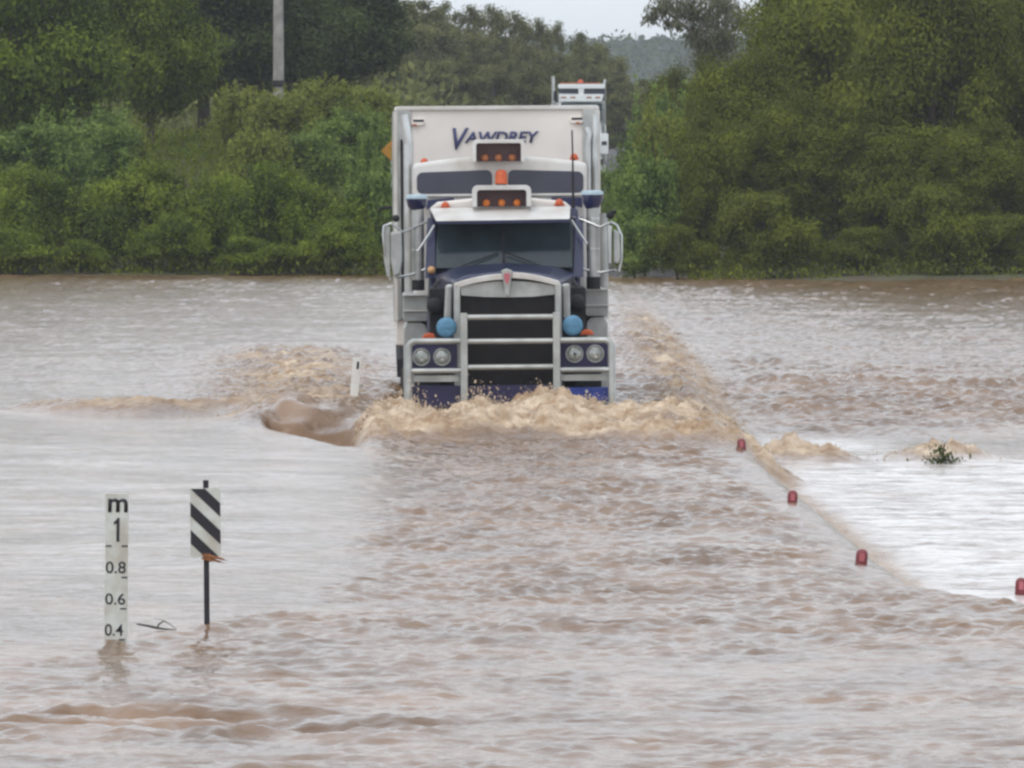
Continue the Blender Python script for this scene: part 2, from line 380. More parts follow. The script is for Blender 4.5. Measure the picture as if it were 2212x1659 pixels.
ys = np.concatenate([np.array([-140, -100, -60, -20, 0, 15, 25, 32, 36, 39, 40.2]), np.array(yy)])
Ym = np.repeat(ys[:, None], len(us), 1); Xm = us[None] * np.maximum(Ym, 40.0)
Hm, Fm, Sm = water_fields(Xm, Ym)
Hm = np.where(Ym < 40.5, 0, Hm)
V = np.stack([Xm, Ym, Hm], -1).reshape(-1, 3)
nx = len(us); i = np.arange((len(ys) - 1) * (nx - 1)); a = (i // (nx - 1)) * nx + i % (nx - 1)
wm = bpy.data.materials.new('muddy_flood_water'); wm.use_nodes = True
nt = wm.node_tree; n = nt.nodes; l = nt.links; b = n['Principled BSDF']
af = n.new('ShaderNodeAttribute'); af.attribute_name = 'foam'
geo = n.new('ShaderNodeNewGeometry')
mp = n.new('ShaderNodeMapping'); l.new(geo.outputs['Position'], mp.inputs[0]); mp.inputs['Scale'].default_value = (1, 0.6, 1)
nz = n.new('ShaderNodeTexNoise'); nz.inputs['Scale'].default_value = 1.1; nz.inputs['Detail'].default_value = 8; l.new(mp.outputs[0], nz.inputs['Vector'])
cr = n.new('ShaderNodeValToRGB'); l.new(nz.outputs['Fac'], cr.inputs[0])
cr.color_ramp.elements[0].position = 0.35; cr.color_ramp.elements[0].color = (0.145, 0.084, 0.046, 1)
cr.color_ramp.elements[1].position = 0.7; cr.color_ramp.elements[1].color = (0.28, 0.178, 0.110, 1)
fn = n.new('ShaderNodeTexNoise'); fn.inputs['Scale'].default_value = 9; fn.inputs['Detail'].default_value = 7; l.new(geo.outputs['Position'], fn.inputs['Vector'])
m1 = n.new('ShaderNodeMath'); m1.operation = 'MULTIPLY_ADD'; l.new(fn.outputs['Fac'], m1.inputs[0]); m1.inputs[1].default_value = 1.6; m1.inputs[2].default_value = -0.8
m2 = n.new('ShaderNodeMath'); m2.operation = 'ADD'; l.new(af.outputs['Fac'], m2.inputs[0]); l.new(m1.outputs[0], m2.inputs[1])
m3 = n.new('ShaderNodeMath'); m3.operation = 'MULTIPLY'; m3.use_clamp = True; l.new(m2.outputs[0], m3.inputs[0]); l.new(af.outputs['Fac'], m3.inputs[1])
mc = n.new('ShaderNodeMix'); mc.data_type = 'RGBA'; l.new(m3.outputs[0], mc.inputs[0]); l.new(cr.outputs[0], mc.inputs[6])
f2 = n.new('ShaderNodeTexNoise'); f2.inputs['Scale'].default_value = 3.2; f2.inputs['Detail'].default_value = 8; f2.inputs['Roughness'].default_value = .65; l.new(geo.outputs['Position'], f2.inputs['Vector'])
c2r = n.new('ShaderNodeValToRGB'); l.new(f2.outputs['Fac'], c2r.inputs[0])
c2r.color_ramp.elements[0].position = 0.38; c2r.color_ramp.elements[0].color = (0.31, 0.20, 0.115, 1)
c2r.color_ramp.elements[1].position = 0.60; c2r.color_ramp.elements[1].color = (0.60, 0.48, 0.35, 1)
l.new(c2r.outputs[0], mc.inputs[7])
ae = n.new('ShaderNodeAttribute'); ae.attribute_name = 'aerated_and_sky_sheen'
mw = n.new('ShaderNodeMix'); mw.data_type = 'RGBA'; l.new(ae.outputs['Fac'], mw.inputs[0]); l.new(mc.outputs[2], mw.inputs[6]); mw.inputs[7].default_value = (.72, .67, .64, 1)  # whitish colour: aerated spill on the right, painted sky sheen on the left
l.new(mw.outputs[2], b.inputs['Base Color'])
rr = n.new('ShaderNodeMapRange'); l.new(m3.outputs[0], rr.inputs[0]); rr.inputs[3].default_value = 0.14; rr.inputs[4].default_value = 0.65
l.new(rr.outputs[0], b.inputs['Roughness']); b.inputs['IOR'].default_value = 1.33
bn = n.new('ShaderNodeTexNoise'); bn.inputs['Scale'].default_value = 5.5; bn.inputs['Detail'].default_value = 5; l.new(geo.outputs['Position'], bn.inputs['Vector'])
bp = n.new('ShaderNodeBump'); bp.inputs['Strength'].default_value = 0.5; bp.inputs['Distance'].default_value = 0.05
l.new(bn.outputs['Fac'], bp.inputs['Height']); l.new(bp.outputs[0], b.inputs['Normal'])
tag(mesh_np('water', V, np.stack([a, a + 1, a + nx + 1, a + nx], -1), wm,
    attrs={'foam': ('POINT', Fm), 'aerated_and_sky_sheen': ('POINT', Sm)}), kind='structure')
def wz(x, y):
    return float(water_fields(np.array([[float(x)]]), np.array([[float(y)]]))[0][0, 0])

# spray thrown up by the bull bar: many small torn droplets and sheets
rng = np.random.RandomState(5)
sm = mat('splash_water', (0.64, 0.52, 0.38), 0.4, noise=0.35, nscale=9, dirt=(0.44, 0.32, 0.21))
VV = []; QQ = []
ico = bmesh.new(); bmesh.ops.create_icosphere(ico, subdivisions=1, radius=1); iv = np.array([v.co[:] for v in ico.verts]); iq = np.array([[v.index for v in f.verts] for f in ico.faces]); ico.free()
def spray(nn, cx, cy, sx, sy, zup, size):
    for k in range(nn):
        x = cx + rng.randn() * sx; y = cy + rng.randn() * sy
        if y > 95.85 and abs(x) < 1.4: y = 95.8 - abs(rng.randn()) * .3
        base = WZ(x, y); z = base + abs(rng.randn()) * zup * (0.5 + perlin(np.array([x * 2.2 + 50]), np.array([7.3]), 9)[0] + .3)
        r_ = size * (0.3 + rng.rand() ** 2 * 1.2)
        jit = 1 + 0.45 * rng.randn(len(iv), 1)
        sc = np.array([1.0, 1.0, 0.7 + rng.rand() * 1.3])
        VV.append(iv * jit * r_ * sc + [x, y, z]); QQ.append(iq + len(iv) * (len(VV) - 1))
wcache = {}
def WZ(x, y):
    k = (round(x, 1), round(y, 1))
    if k not in wcache: wcache[k] = wz(*k)
    return wcache[k]
for cx in np.linspace(-1.45, 1.45, 16): spray(120, cx, 95.1 - .3 * rng.rand(), .16, .45, .045, .0060)
spray(260, -0.35, 95.6, .12, .12, .11, .008); spray(200, -1.0, 95.6, .12, .12, .09, .008); spray(240, 0.8, 95.5, .2, .15, .06, .008)
spray(350, 2.4, 94.3, .30, .6, .05, .007); spray(250, -1.6, 94.6, .15, .5, .03, .008); spray(160, 4.6, 97.9, .5, .3, .04, .007); spray(120, -3.2, 98.0, .3, .6, .02, .006)
spr = mesh_np('spray', np.concatenate(VV), np.concatenate(QQ), sm, smooth=True, corner=3)
tag(spr, 'tan muddy spray thrown up in front of the truck bull bar', 'splash', kind='stuff')

# ------------------------------------------------------------------ vegetation
def leaves(P, L, W, rng_, updir=0.4, tint=None, droop=0.0, out=None):
    n_ = len(P)
    d = rng_.randn(n_, 3); d[:, 2] = d[:, 2] * (1 - droop) - droop * 2.0
    d /= np.linalg.norm(d, axis=1)[:, None]
    nn = rng_.randn(n_, 3); nn[:, 2] += updir * 2
    if out is not None: nn = out * 1.5 + nn * .55; d = d - nn * (d * nn).sum(1)[:, None] / (nn * nn).sum(1)[:, None] * .8; d /= np.linalg.norm(d, axis=1)[:, None]
    s_ = np.cross(d, nn); s_ /= np.maximum(np.linalg.norm(s_, axis=1)[:, None], 1e-6)
    ll = L * (0.6 + 0.8 * rng_.rand(n_, 1)); ww = W * (0.6 + 0.8 * rng_.rand(n_, 1))
    a_ = P; b_ = P + d * ll * .5 + s_ * ww * .5; c_ = P + d * ll; e_ = P + d * ll * .5 - s_ * ww * .5
    V_ = np.stack([a_, b_, c_, e_], 1).reshape(-1, 3)
    Q_ = np.arange(n_ * 4).reshape(-1, 4)
    return V_, Q_
def crown(seed, W, D, H, nc, nl, L, lw, rmin=.16, rmax=.3, z0=0.0, droop=0, mtl=None, stems=False, fill=.55):
    g = np.random.RandomState(seed)
    C = []; Rr = []
    for k in range(nc):
        v = g.randn(3); v /= np.linalg.norm(v); rad = (0.35 + 0.65 * g.rand() ** 0.5)
        c = np.array([v[0] * W / 2, v[1] * D / 2, v[2] * H / 2]) * rad * 0.78
        if c[2] < 0: c[0] *= 1.1; c[1] *= 1.1
        c[2] += H / 2 + z0; C.append(c); Rr.append((rmin + (rmax - rmin) * g.rand()) * min(W, H))
    C = np.array(C); Rr = np.array(Rr)
    w = Rr ** 2; cnt = (nl * w / w.sum()).astype(int)
    P = []; T = []; O = []
    for c, r_, m_ in zip(C, Rr, cnt):
        d = g.randn(m_, 3); d /= np.linalg.norm(d, axis=1)[:, None]
        # uneven lump surface, leaf tufts
        lump = 0.75 + 0.35 * np.sin(d[:, 0] * 5 + c[0] * 3) * np.sin(d[:, 1] * 4 + c[1] * 5) + .25 * np.sin(d[:, 2] * 7 + c[2] * 2)
        rad = np.where(g.rand(m_) < fill, 0.8 + .25 * g.rand(m_), g.rand(m_) ** .5) * lump
        tuft = g.randint(0, max(2, m_ // 14), m_); off = g.randn(max(2, m_ // 14), 3) * .10
        P.append(c + d * (rad * r_)[:, None] * np.array([1.1, 1.1, .85]) + off[tuft] * r_ * 1.2)
        T.append(np.clip(0.42 + 0.20 * g.randn() + 0.17 * g.randn(m_), 0, 1)); O.append(d)
    P = np.concatenate(P); T = np.concatenate(T); O = np.concatenate(O)
    if stems:   # upright shoots standing proud of the bush
        for k in range(stems):
            x = (g.rand() - .5) * W * .95; y = (g.rand() - .5) * D * .8; top = z0 + H * (0.55 + .5 * g.rand()) * (1 - .5 * abs(x / W * 2) ** 3)
            m_ = 60; zz = top * (0.45 + .55 * g.rand(m_)); k2 = (top - zz) / top
            q = np.stack([x + g.randn(m_) * .07 * (0.4 + 2 * k2), y + g.randn(m_) * .07 * (0.4 + 2 * k2), zz], -1)
            P = np.concatenate([P, q]); T = np.concatenate([T, np.clip(.6 + .25 * g.randn(m_), 0, 1)]); O = np.concatenate([O, g.randn(m_, 3)])
    keep = P[:, 2] > -0.1; P = P[keep]; T = T[keep]; O = O[keep]
    V_, Q_ = leaves(P, L, lw, g, droop=droop, out=O)
    me = mesh_np('_', V_, Q_, mtl, attrs={'tint': ('FACE', T)}, smooth=False)
    return me, C, Rr
def trunk_mesh(C, H, r0, seed, bark, lean=0.0, nlimb=7):
    g = random.Random(seed); mb = MB()
    top = Vector((lean * H, 0, H * 0.7))
    path = [Vector((0, 0, -0.8)), Vector((g.uniform(-.1, .1), 0, H * .15)), Vector((lean * H * .4, g.uniform(-.1, .1), H * .38)), top]
    mb.tube(path, [r0 * 1.25, r0, r0 * .75, r0 * .3], 8)
    for k in range(min(nlimb, len(C))):
        c = Vector(C[k]); st = path[1].lerp(path[2], g.random()) if g.random() < .5 else path[2].lerp(top, g.random() * .7)
        mid = st.lerp(c, .5) + Vector((0, 0, .08 * H))
        mb.tube([st, mid, c], [r0 * .4, r0 * .25, r0 * .08], 6)
    o = mb.build('tmp_trunk', bark); me = o.data; bpy.data.objects.remove(o); return me
VAR = {}
def variant(key, W, D, H, r0, bark, **kw):
    me, C, Rr = crown(W=W, D=D, H=H, **kw)
    VAR[key] = (me, trunk_mesh(C, H + kw.get('z0', 0), r0, kw['seed'], bark), W, H + kw.get('z0', 0))
variant('bush_a', 3.4, 3.0, 3.1, .07, M['bark'], seed=1, nc=28, nl=22000, L=.125, lw=.062, mtl=L_bush, stems=14, rmin=.12, rmax=.26)
variant('bush_b', 3.4, 3.0, 3.1, .07, M['bark'], seed=2, nc=24, nl=20000, L=.13, lw=.062, mtl=L_bush, stems=22, rmin=.12, rmax=.28)
variant('lush', 3.0, 2.6, 3.4, .06, M['bark'], seed=3, nc=24, nl=13000, L=.16, lw=.07, mtl=L_lush, stems=34, rmin=.10, rmax=.22)
variant('weed', 2.6, 2.2, 2.4, .04, M['bark'], seed=4, nc=18, nl=6000, L=.15, lw=.06, mtl=L_weed, stems=50, rmin=.10, rmax=.20)
variant('tree_a', 6.5, 5.5, 6.8, .16, M['bark'], seed=5, nc=56, nl=46000, L=.19, lw=.09, z0=.5, mtl=L_bush, rmin=.10, rmax=.19)
variant('olive_a', 6.4, 5.5, 8.2, .16, M['bark'], seed=6, nc=80, nl=62000, L=.14, lw=.065, z0=0, mtl=L_olive, rmin=.08, rmax=.18)
variant('olive_b', 5.6, 5.0, 7.4, .14, M['bark'], seed=7, nc=72, nl=56000, L=.14, lw=.065, z0=0, mtl=L_olive, rmin=.08, rmax=.19)
variant('olive_low', 4.2, 3.4, 3.2, .08, M['bark'], seed=8, nc=34, nl=22000, L=.13, lw=.06, mtl=L_olive, rmin=.11, rmax=.25)
variant('dark', 5.5, 5, 8.5, .2, M['bark'], seed=9, nc=80, nl=40000, L=.22, lw=.1, z0=1, mtl=L_dark, rmin=.12, rmax=.22)
variant('far_a', 5.2, 4.6, 9.0, .16, M['palebark'], seed=10, nc=60, nl=24000, L=.26, lw=.11, z0=1.0, mtl=L_far, rmin=.10, rmax=.20, droop=.3)
variant('far_b', 4.4, 4.0, 8.0, .15, M['palebark'], seed=11, nc=56, nl=12000, L=.26, lw=.09, z0=2.0, mtl=L_far, rmin=.10, rmax=.20, droop=.45, fill=.2)
def px_to_x(px, Y): return (px - 1106.0) * Y / F
def py_to_z(py, Y): return HC - (py - YH) * Y / F
def plant(key, px, Y, wpx, top, label, cat='tree', name='tree', group=None, rz=None, base=None):
    cm, tm, W, H = VAR[key]
    x = px_to_x(px, Y); zb = float(terrain(x, Y)) if base is None else base
    zb = max(zb, -0.15)
    wd = wpx * Y / F; hh = py_to_z(top, Y) - zb
    r = empty(name, (x, Y, zb), (0, 0, rz if rz is not None else random.Random(int(px * 7 + Y)).uniform(0, 6.28)))
    sx = wd / W; sz = hh / (H * 1.0)
    r.scale = (sx, sx, sz)
    c = bpy.data.objects.new('foliage' if cat in ('bush', 'weeds') else 'crown', cm); col.objects.link(c); c.parent = r
    t = bpy.data.objects.new('stem' if cat in ('bush', 'weeds') else 'trunk', tm); col.objects.link(t); t.parent = r
    tag(r, label, cat, group)
    return r
# --- left bank, front row of bushes at the waterline
GL = 'dense bushes in the front row along the left waterline'
front = [('bush_a', -70, 345), ('bush_b', 60, 350), ('bush_a', 195, 362), ('bush_b', 325, 335), ('bush_a', 455, 350), ('bush_b', 585, 340), ('bush_a', 700, 365)]
flab = ['dark green waterline bush at the far left edge of the photo', 'waterline bush on the left bank, second from the left edge',
        'rounded green bush at the water, straight above the flood depth gauge', 'taller waterline bush below the small grassy clearing',
        'green waterline bush just left of below the power pole', 'dense waterline bush directly below the power pole',
        'waterline bush right of the power pole, next to the bright leafy bush']
for (k, px, tp), lb in zip(front, flab):
    plant(k, px, 223.5 + (px % 3) * .5, 240, tp, lb, 'bush', 'bush', GL)
plant('lush', 810, 224, 150, 330, 'brighter leafy bush beside the left side of the big truck', 'bush', 'bush')
low = [(15, 490, 200, 'low bush with its foot in the water below the far left bushes'), (175, 515, 150, 'smallest bush at the left waterline, above the depth gauge'),
       (375, 455, 190, 'low bush at the left waterline straight above the striped sign'), (560, 500, 180, 'low bush at the left waterline under the power pole'),
       (735, 470, 190, 'low bush at the left waterline near the truck mirror')]
for px, tp, w, lb in low: plant('bush_b' if px % 4 else 'bush_a', px, 221.4, w, tp, lb, 'bush', 'bush')
# --- second row and trees on the left bank
plant('tree_a', 40, 246, 440, -170, 'broad green tree in the top left corner', 'tree')
plant('tree_a', 325, 256, 350, -130, 'bright green rounded tree left of the power pole', 'tree', rz=1.0)
plant('lush', 70, 238, 230, 235, 'pale leafy shrub below the top left tree', 'bush', 'bush')
plant('lush', 215, 241, 210, 215, 'blue green shrub in front of the bright green rounded tree', 'bush', 'bush')
plant('weed', 275, 243, 110, 255, 'small yellowish shrub at the left end of the grassy clearing', 'bush', 'bush')
plant('dark', 190, 285, 400, -200, 'dark tree between the two bright green trees on the left', 'tree')
plant('dark', 545, 285, 380, -220, 'dark tree directly behind the power pole', 'tree')
plant('dark', 740, 300, 320, -150, 'very dark tree right of the power pole', 'tree')
plant('weed', 520, 252, 150, 175, 'tall yellow green weedy shrub just left of the power pole base', 'bush', 'bush')
plant('weed', 610, 250, 170, 185, 'yellow green weedy shrub hiding the foot of the power pole', 'bush', 'bush')
plant('weed', 700, 254, 170, 160, 'spindly yellow green shrub right of the power pole', 'bush', 'bush')
plant('lush', 760, 248, 160, 215, 'green shrub below the very dark tree', 'bush', 'bush')
plant('weed', 790, 262, 180, 175, 'yellowish shrub at the edge of the far trees', 'bush', 'bush')
plant('lush', 650, 240, 190, 262, 'leafy green shrub on the slope below the weedy shrubs', 'bush', 'bush')
plant('weed', 560, 238, 170, 268, 'brownish green shrub right of the grassy clearing', 'bush', 'bush')
plant('lush', 830, 240, 130, 245, 'soft green shrub above the yellow road sign', 'bush', 'bush')
# --- right bank
plant('olive_a', 1625, 232, 360, 70, 'olive tree at the left end of the right bank thicket', 'tree', rz=.3)
plant('olive_b', 1535, 257, 170, 92, 'narrow olive tree crowding round the foot of the pale gum trunk', 'tree', rz=3.6)
plant('olive_b', 1745, 250, 360, -110, 'olive tree whose top reaches the picture edge, just right of the gum tree', 'tree', rz=4.4)
plant('olive_b', 1790, 236, 460, -120, 'tall olive green tree in the middle of the right bank', 'tree', rz=2.0)
plant('olive_a', 2010, 230, 480, -200, 'large olive tree towards the right edge', 'tree', rz=4.1)
plant('olive_b', 2230, 234, 460, -220, 'olive tree cut by the right edge of the photo', 'tree', rz=5.3)
plant('olive_b', 1900, 246, 480, -180, 'tall olive tree behind the middle of the right bank thicket', 'tree', rz=1.7)
plant('olive_a', 2120, 250, 480, -240, 'tall olive tree at the back of the top right corner', 'tree', rz=.5)
plant('dark', 440, 290, 380, -190, 'dark tree left behind the power pole', 'tree')
plant('olive_a', 1700, 228, 330, 175, 'lower rounded olive tree in front of the right thicket', 'tree', rz=1.2)
plant('olive_b', 1905, 227, 330, 205, 'rounded olive tree in the front middle of the right bank', 'tree', rz=3.2)
plant('olive_a', 2110, 226, 330, 235, 'rounded olive tree at the front right of the bank', 'tree', rz=.9)
plant('olive_b', 1525, 227, 240, 215, 'narrow olive tree beside the leafy bush right of the truck', 'tree', rz=2.7)
for px, tp, w, lb in ((1465, 470, 170, 'low olive bush at the waterline just right of the bright leafy bush'), (1660, 395, 260, 'broad low olive bush at the waterline left of the middle of the right bank'),
                      (1850, 480, 200, 'short olive bush at the waterline in the middle of the right bank'), (2025, 380, 260, 'taller waterline olive bush right of the short one'),
                      (2200, 450, 230, 'low olive bush at the waterline cut by the right edge')):
    plant('olive_low', px, 222.4, w, tp, lb, 'bush', 'bush')
plant('lush', 1395, 226, 150, 300, 'bright leafy bush beside the right side of the big truck', 'bush', 'bush')
plant('lush', 1372, 222.6, 130, 455, 'small leafy bush at the waterline touching the right mirror of the truck', 'bush', 'bush')
plant('lush', 1350, 238, 130, 330, 'leafy bush half hidden behind the truck mirror', 'bush', 'bush')
plant('weed', 1430, 240, 150, 215, 'yellow green shrub above the bright leafy bush', 'bush', 'bush')
plant('lush', 1420, 268, 170, 165, 'green shrub near the second truck, by the road', 'bush', 'bush')
plant('olive_b', 1480, 300, 240, 120, 'hazy olive tree at the roadside right of the second truck', 'tree')
# --- distant trees behind the road
far = [('far_a', 820, 420, 230, -40, 'olive gum tree nearest the very dark tree'),
       ('far_a', 905, 440, 190, -10, 'tall brownish gum tree left of the sky gap'),
       ('far_b', 960, 450, 120, 0, 'thin crowned gum tree touching the top of the photo at the sky gap'),
       ('far_b', 1010, 455, 120, 8, 'open gum tree where the sky opens'),
       ('far_b', 1060, 460, 130, 5, 'tallest feathery gum tree in the far row'),
       ('far_b', 1110, 465, 120, 18, 'feathery gum tree above the trailer lettering'),
       ('far_b', 1155, 470, 110, 33, 'smaller gum tree stepping down towards the second truck'),
       ('far_b', 1195, 480, 90, 42, 'small feathery gum tree just left of the second truck'),
       ('far_a', 1262, 490, 120, 60, 'rounded gum tree directly above the second truck'),
       ('far_a', 1312, 500, 110, 96, 'low gum tree at the right end of the far row')]
for k, px, Y, w, tp, lb in far: plant(k, px, Y, w, tp - 22, lb, 'tree', 'gum_tree')
for px, Y, tp, lb in [(860, 400, 90, 'hazy scrub tree behind the yellow road sign, below the olive gum'), (930, 405, 100, 'hazy scrub tree above the left end of the trailer roof'), (1000, 410, 105, 'hazy scrub tree above the first letter on the trailer'),
                      (1070, 415, 95, 'hazy scrub tree above the middle of the lettering'), (1140, 420, 110, 'hazy scrub tree above the last letters on the trailer'), (1200, 425, 115, 'hazy scrub tree directly behind the second truck'),
                      (1340, 440, 140, 'hazy scrub tree right of the second truck'), (1390, 450, 150, 'hazy scrub tree below the distant hills')]:
    plant('far_a', px, Y, 130, tp, lb, 'tree', 'tree')
# --- overhanging gum with a pale trunk
g = np.random.RandomState(77)
gt = empty('gum_tree', (px_to_x(1545, 262), 262, 2.4)); tag(gt, 'gum tree with pale leaning trunk and drooping leaves against the sky', 'tree')
def gl(px, py, dy=0): return Vector((px_to_x(px, 262 + dy) - gt.location.x, dy, py_to_z(py, 262 + dy) - 2.4))
mb = MB(); mb.tube([gl(1560, 420), gl(1535, 220), gl(1508, 95), gl(1485, 62), gl(1450, 35), gl(1425, 10)], [.16, .12, .085, .06, .04, .02], 8)
mb.tube([gl(1508, 95), gl(1520, 40), gl(1560, -20)], [.08, .06, .03], 8); mb.tube([gl(1485, 62), gl(1440, 45), gl(1405, 40)], [.035, .02, .01], 6)
mb.build('trunk', M['palebark'], gt)
P = []
for px, py, r_, m_ in [(1408, 36, .28, 200), (1425, 18, .35, 300), (1445, 50, .22, 120), (1440, 5, .4, 330), (1470, 22, .45, 420), (1465, 52, .2, 110), (1500, 20, .5, 600), (1530, 45, .5, 650), (1500, 60, .25, 140), (1555, 10, .6, 900), (1590, 40, .6, 900), (1480, -25, .6, 500), (1560, 75, .4, 500), (1487, 73, .14, 40), (1525, 95, .55, 650), (1530, 130, .6, 650), (1565, 100, .6, 600), (1505, 78, .25, 160)]:
    c = gl(px, py, g.randn() * .5); q = g.randn(m_, 3) * r_ * .5; q[:, 0] += 0; q[:, 2] *= .8; P.append(q + np.array(c))
P = np.concatenate(P); V_, Q_ = leaves(P, .17, .045, g, droop=.75)
mesh_np('crown', V_, Q_, L_gum, gt, attrs={'tint': ('FACE', np.clip(.5 + .25 * g.randn(len(P)), 0, 1))}, smooth=False)
# --- ground cover: grass and undergrowth over the banks
def cover(name, label, cat, n_, xr, yr, L, W, mtl, hmax, seed):
    g = np.random.RandomState(seed)
    X = xr[0] + (xr[1] - xr[0]) * g.rand(n_); Y = yr[0] + (yr[1] - yr[0]) * g.rand(n_)
    k = np.abs(X - road_x(Y)) > 3.3; X = X[k]; Y = Y[k]
    lump = np.clip(.5 + perlin(X * .9, Y * .7, seed), 0.1, 1.4)
    Z = terrain(X, Y) + g.rand(len(X)) * hmax * lump
    V_, Q_ = leaves(np.stack([X, Y, Z], -1), L, W, g, updir=0, droop=-.4)
    o = mesh_np(name, V_, Q_, mtl, attrs={'tint': ('FACE', np.clip(.45 + .25 * perlin(X * .4, Y * .3, seed + 1) + .22 * g.randn(len(X)), 0, 1))}, smooth=False)
    return tag(o, label, cat, kind='stuff')
cover('grass', 'short bright grass in the clearing on the left bank slope', 'grass', 60000, (-18, -4), (236, 275), .14, .03, L_grass, .25, 31)
cover('undergrowth', 'low tangled undergrowth covering both river banks', 'undergrowth', 120000, (-26, 26), (220.2, 262), .15, .06, L_olive, .7, 32)
cover('woodland', 'distant scrub woodland beside the far road', 'woodland', 150000, (-70, 70), (300, 620), .55, .25, L_far, 2.6, 33)
g = np.random.RandomState(55); cx_ = -40 + 150 * g.rand(900); cy_ = 1460 + 260 * g.rand(900)
cz_ = hz(cx_, cy_) + .5; P = (np.stack([cx_, cy_, cz_], -1)[:, None, :] + g.randn(900, 34, 3) * np.array([1.9, 1.9, .7])).reshape(-1, 3)
V_, Q_ = leaves(P, 1.1, .6, g)
tag(mesh_np('hill_forest', V_, Q_, L_dark, attrs={'tint': ('FACE', np.clip(.5 + .25 * g.randn(len(P)), 0, 1))}, smooth=False),
    'hazy forest covering the distant hills', 'forest', kind='stuff')
# wood continuing outside both sides of the picture
g = np.random.RandomState(91); P = []
for sgn in (-1, 1):
    for k in range(150):
        c = np.array([sgn * (18.5 + g.rand() * 60), 226 + g.rand() * 26, 0.0]); hgt = 3 + g.rand() * 7; c[2] = float(terrain(c[0], c[1])) + hgt * g.rand()
        P.append(c + g.randn(420, 3) * np.array([1.3, 1.3, 1.0]))
P = np.concatenate(P); V_, Q_ = leaves(P, .3, .13, g)
tag(mesh_np('riverside_wood', V_, Q_, L_bush, attrs={'tint': ('FACE', np.clip(.4 + .22 * g.randn(len(P)), 0, 1))}, smooth=False),
    'wood carrying on along the river beyond both edges of the view', 'woodland', kind='stuff')

# ------------------------------------------------------------------ power pole, road sign
pp = empty('power_pole', (px_to_x(602, 258), 258, 3.0)); tag(pp, 'weathered grey power pole rising out of the left bank bushes', 'pole')
mb = MB(); zt = py_to_z(-90, 258) - 3
mb.tube([(0, 0, -1.2), (0, 0, 1.5), (-.005, 0, zt)], [.185, .175, .145], 14); mb.build('pole', M['pole'], pp)
mb = MB(); mb.tube([(0, 0, py_to_z(188, 258) - 3), (0, 0, py_to_z(174, 258) - 3)], .19, 14); mb.build('metal_band', M['steel'], pp)
ys_ = 232.0; rs = empty('road_sign', (px_to_x(846, ys_), ys_, 1.0)); tag(rs, 'orange yellow diamond road sign half hidden behind the truck trailer', 'sign')
mb = MB(); mb.tube([(0, .03, -1.2), (0, .03, py_to_z(305, ys_) - 1)], .03, 8); mb.build('post', M['alloy'], rs)
cz = py_to_z(326, ys_) - 1; d = .29
mb = MB(); mb.prism([(-d, cz), (0, cz - d), (d, cz), (0, cz + d)], -.02, 0); mb.build('sign_face', M['yellow'], rs, .01)
mb = MB(); c2 = py_to_z(432, ys_) - 1; mb.prism([(-.16, c2 - .09), (.16, c2 - .09), (.16, c2 + .09), (-.16, c2 + .09)], -.02, 0); mb.build('lower_plate', M['yellow'], rs, .01)

# ------------------------------------------------------------------ text
def text_mesh(txt, h, mtl, name, parent, x, z, y, width=None, shear=0.0, extrude=0.002, bold=0.0):
    cu = bpy.data.curves.new('t', 'FONT'); cu.body = txt; cu.size = 1; cu.extrude = 0; cu.shear = shear; cu.offset = bold; cu.align_x = 'LEFT'
    o = bpy.data.objects.new('t', cu); col.objects.link(o); bpy.context.view_layer.update()
    me = bpy.data.meshes.new_from_object(o.evaluated_get(bpy.context.evaluated_depsgraph_get()))
    bpy.data.objects.remove(o)
    co = np.zeros(len(me.vertices) * 3, np.float32); me.vertices.foreach_get('co', co); co = co.reshape(-1, 3)
    mn = co.min(0); mx = co.max(0); sz_ = h / (mx[1] - mn[1]); sx_ = sz_ if width is None else width / (mx[0] - mn[0])
    cx = (mn[0] + mx[0]) / 2 if width is not None else (mn[0] + mx[0]) / 2
    out = np.stack([(co[:, 0] - cx) * sx_ + x, np.full(len(co), y), (co[:, 1] - mn[1]) * sz_ + z], -1)
    me.vertices.foreach_set('co', out.ravel()); me.materials.clear(); me.materials.append(mtl)
    ob = bpy.data.objects.new(name, me); col.objects.link(ob); ob.parent = parent
    so = ob.modifiers.new('s', 'SOLIDIFY'); so.thickness = extrude; so.offset = 0
    return ob
# ------------------------------------------------------------------ flood depth gauge
YG = 53.5; zg = -0.39
gx0 = px_to_x(250, YG)
dg = empty('flood_depth_gauge', (gx0 - .008, YG, zg), (0, R(.7), 0))
tag(dg, 'white flood depth board in the water, lettered in metres', 'depth marker')
def gz(zy): return py_to_z(1002.2 + zy * .2709, YG) - zg
def gxx(zx): return (zx - 290) * .2709 * YG / F
mb = MB(); mb.prism(rrect(-.0735, .0735, -.25, gz(238), .008), -.012, .012); mb.build('board', M['sign_white'], dg)
mb = MB(); mb.box((0, .045, .45), (.05, .05, 1.5)); mb.build('post', M['steel'], dg, .004)
for t_, a0, a1, b0, b1, bold in (('m', 218, 375, 385, 275, .02), ('0.8', 205, 365, 872, 778, .005), ('0.6', 203, 363, 1122, 1033, .005), ('0.4', 203, 348, 1372, 1278, .005)):
    text_mesh(t_, gz(b1) - gz(b0), M['sign_black'], 'lettering', dg, (gxx(a0) + gxx(a1)) / 2, gz(b0), -.014, gxx(a1) - gxx(a0), bold=bold)
mb = MB(); mb.prism([(gxx(287), gz(620)), (gxx(311), gz(620)), (gxx(311), gz(430)), (gxx(295), gz(430)), (gxx(280), gz(452)), (gxx(266), gz(462)), (gxx(266), gz(486)), (gxx(287), gz(474))], -.0145, -.0125); mb.build('lettering', M['sign_black'], dg)
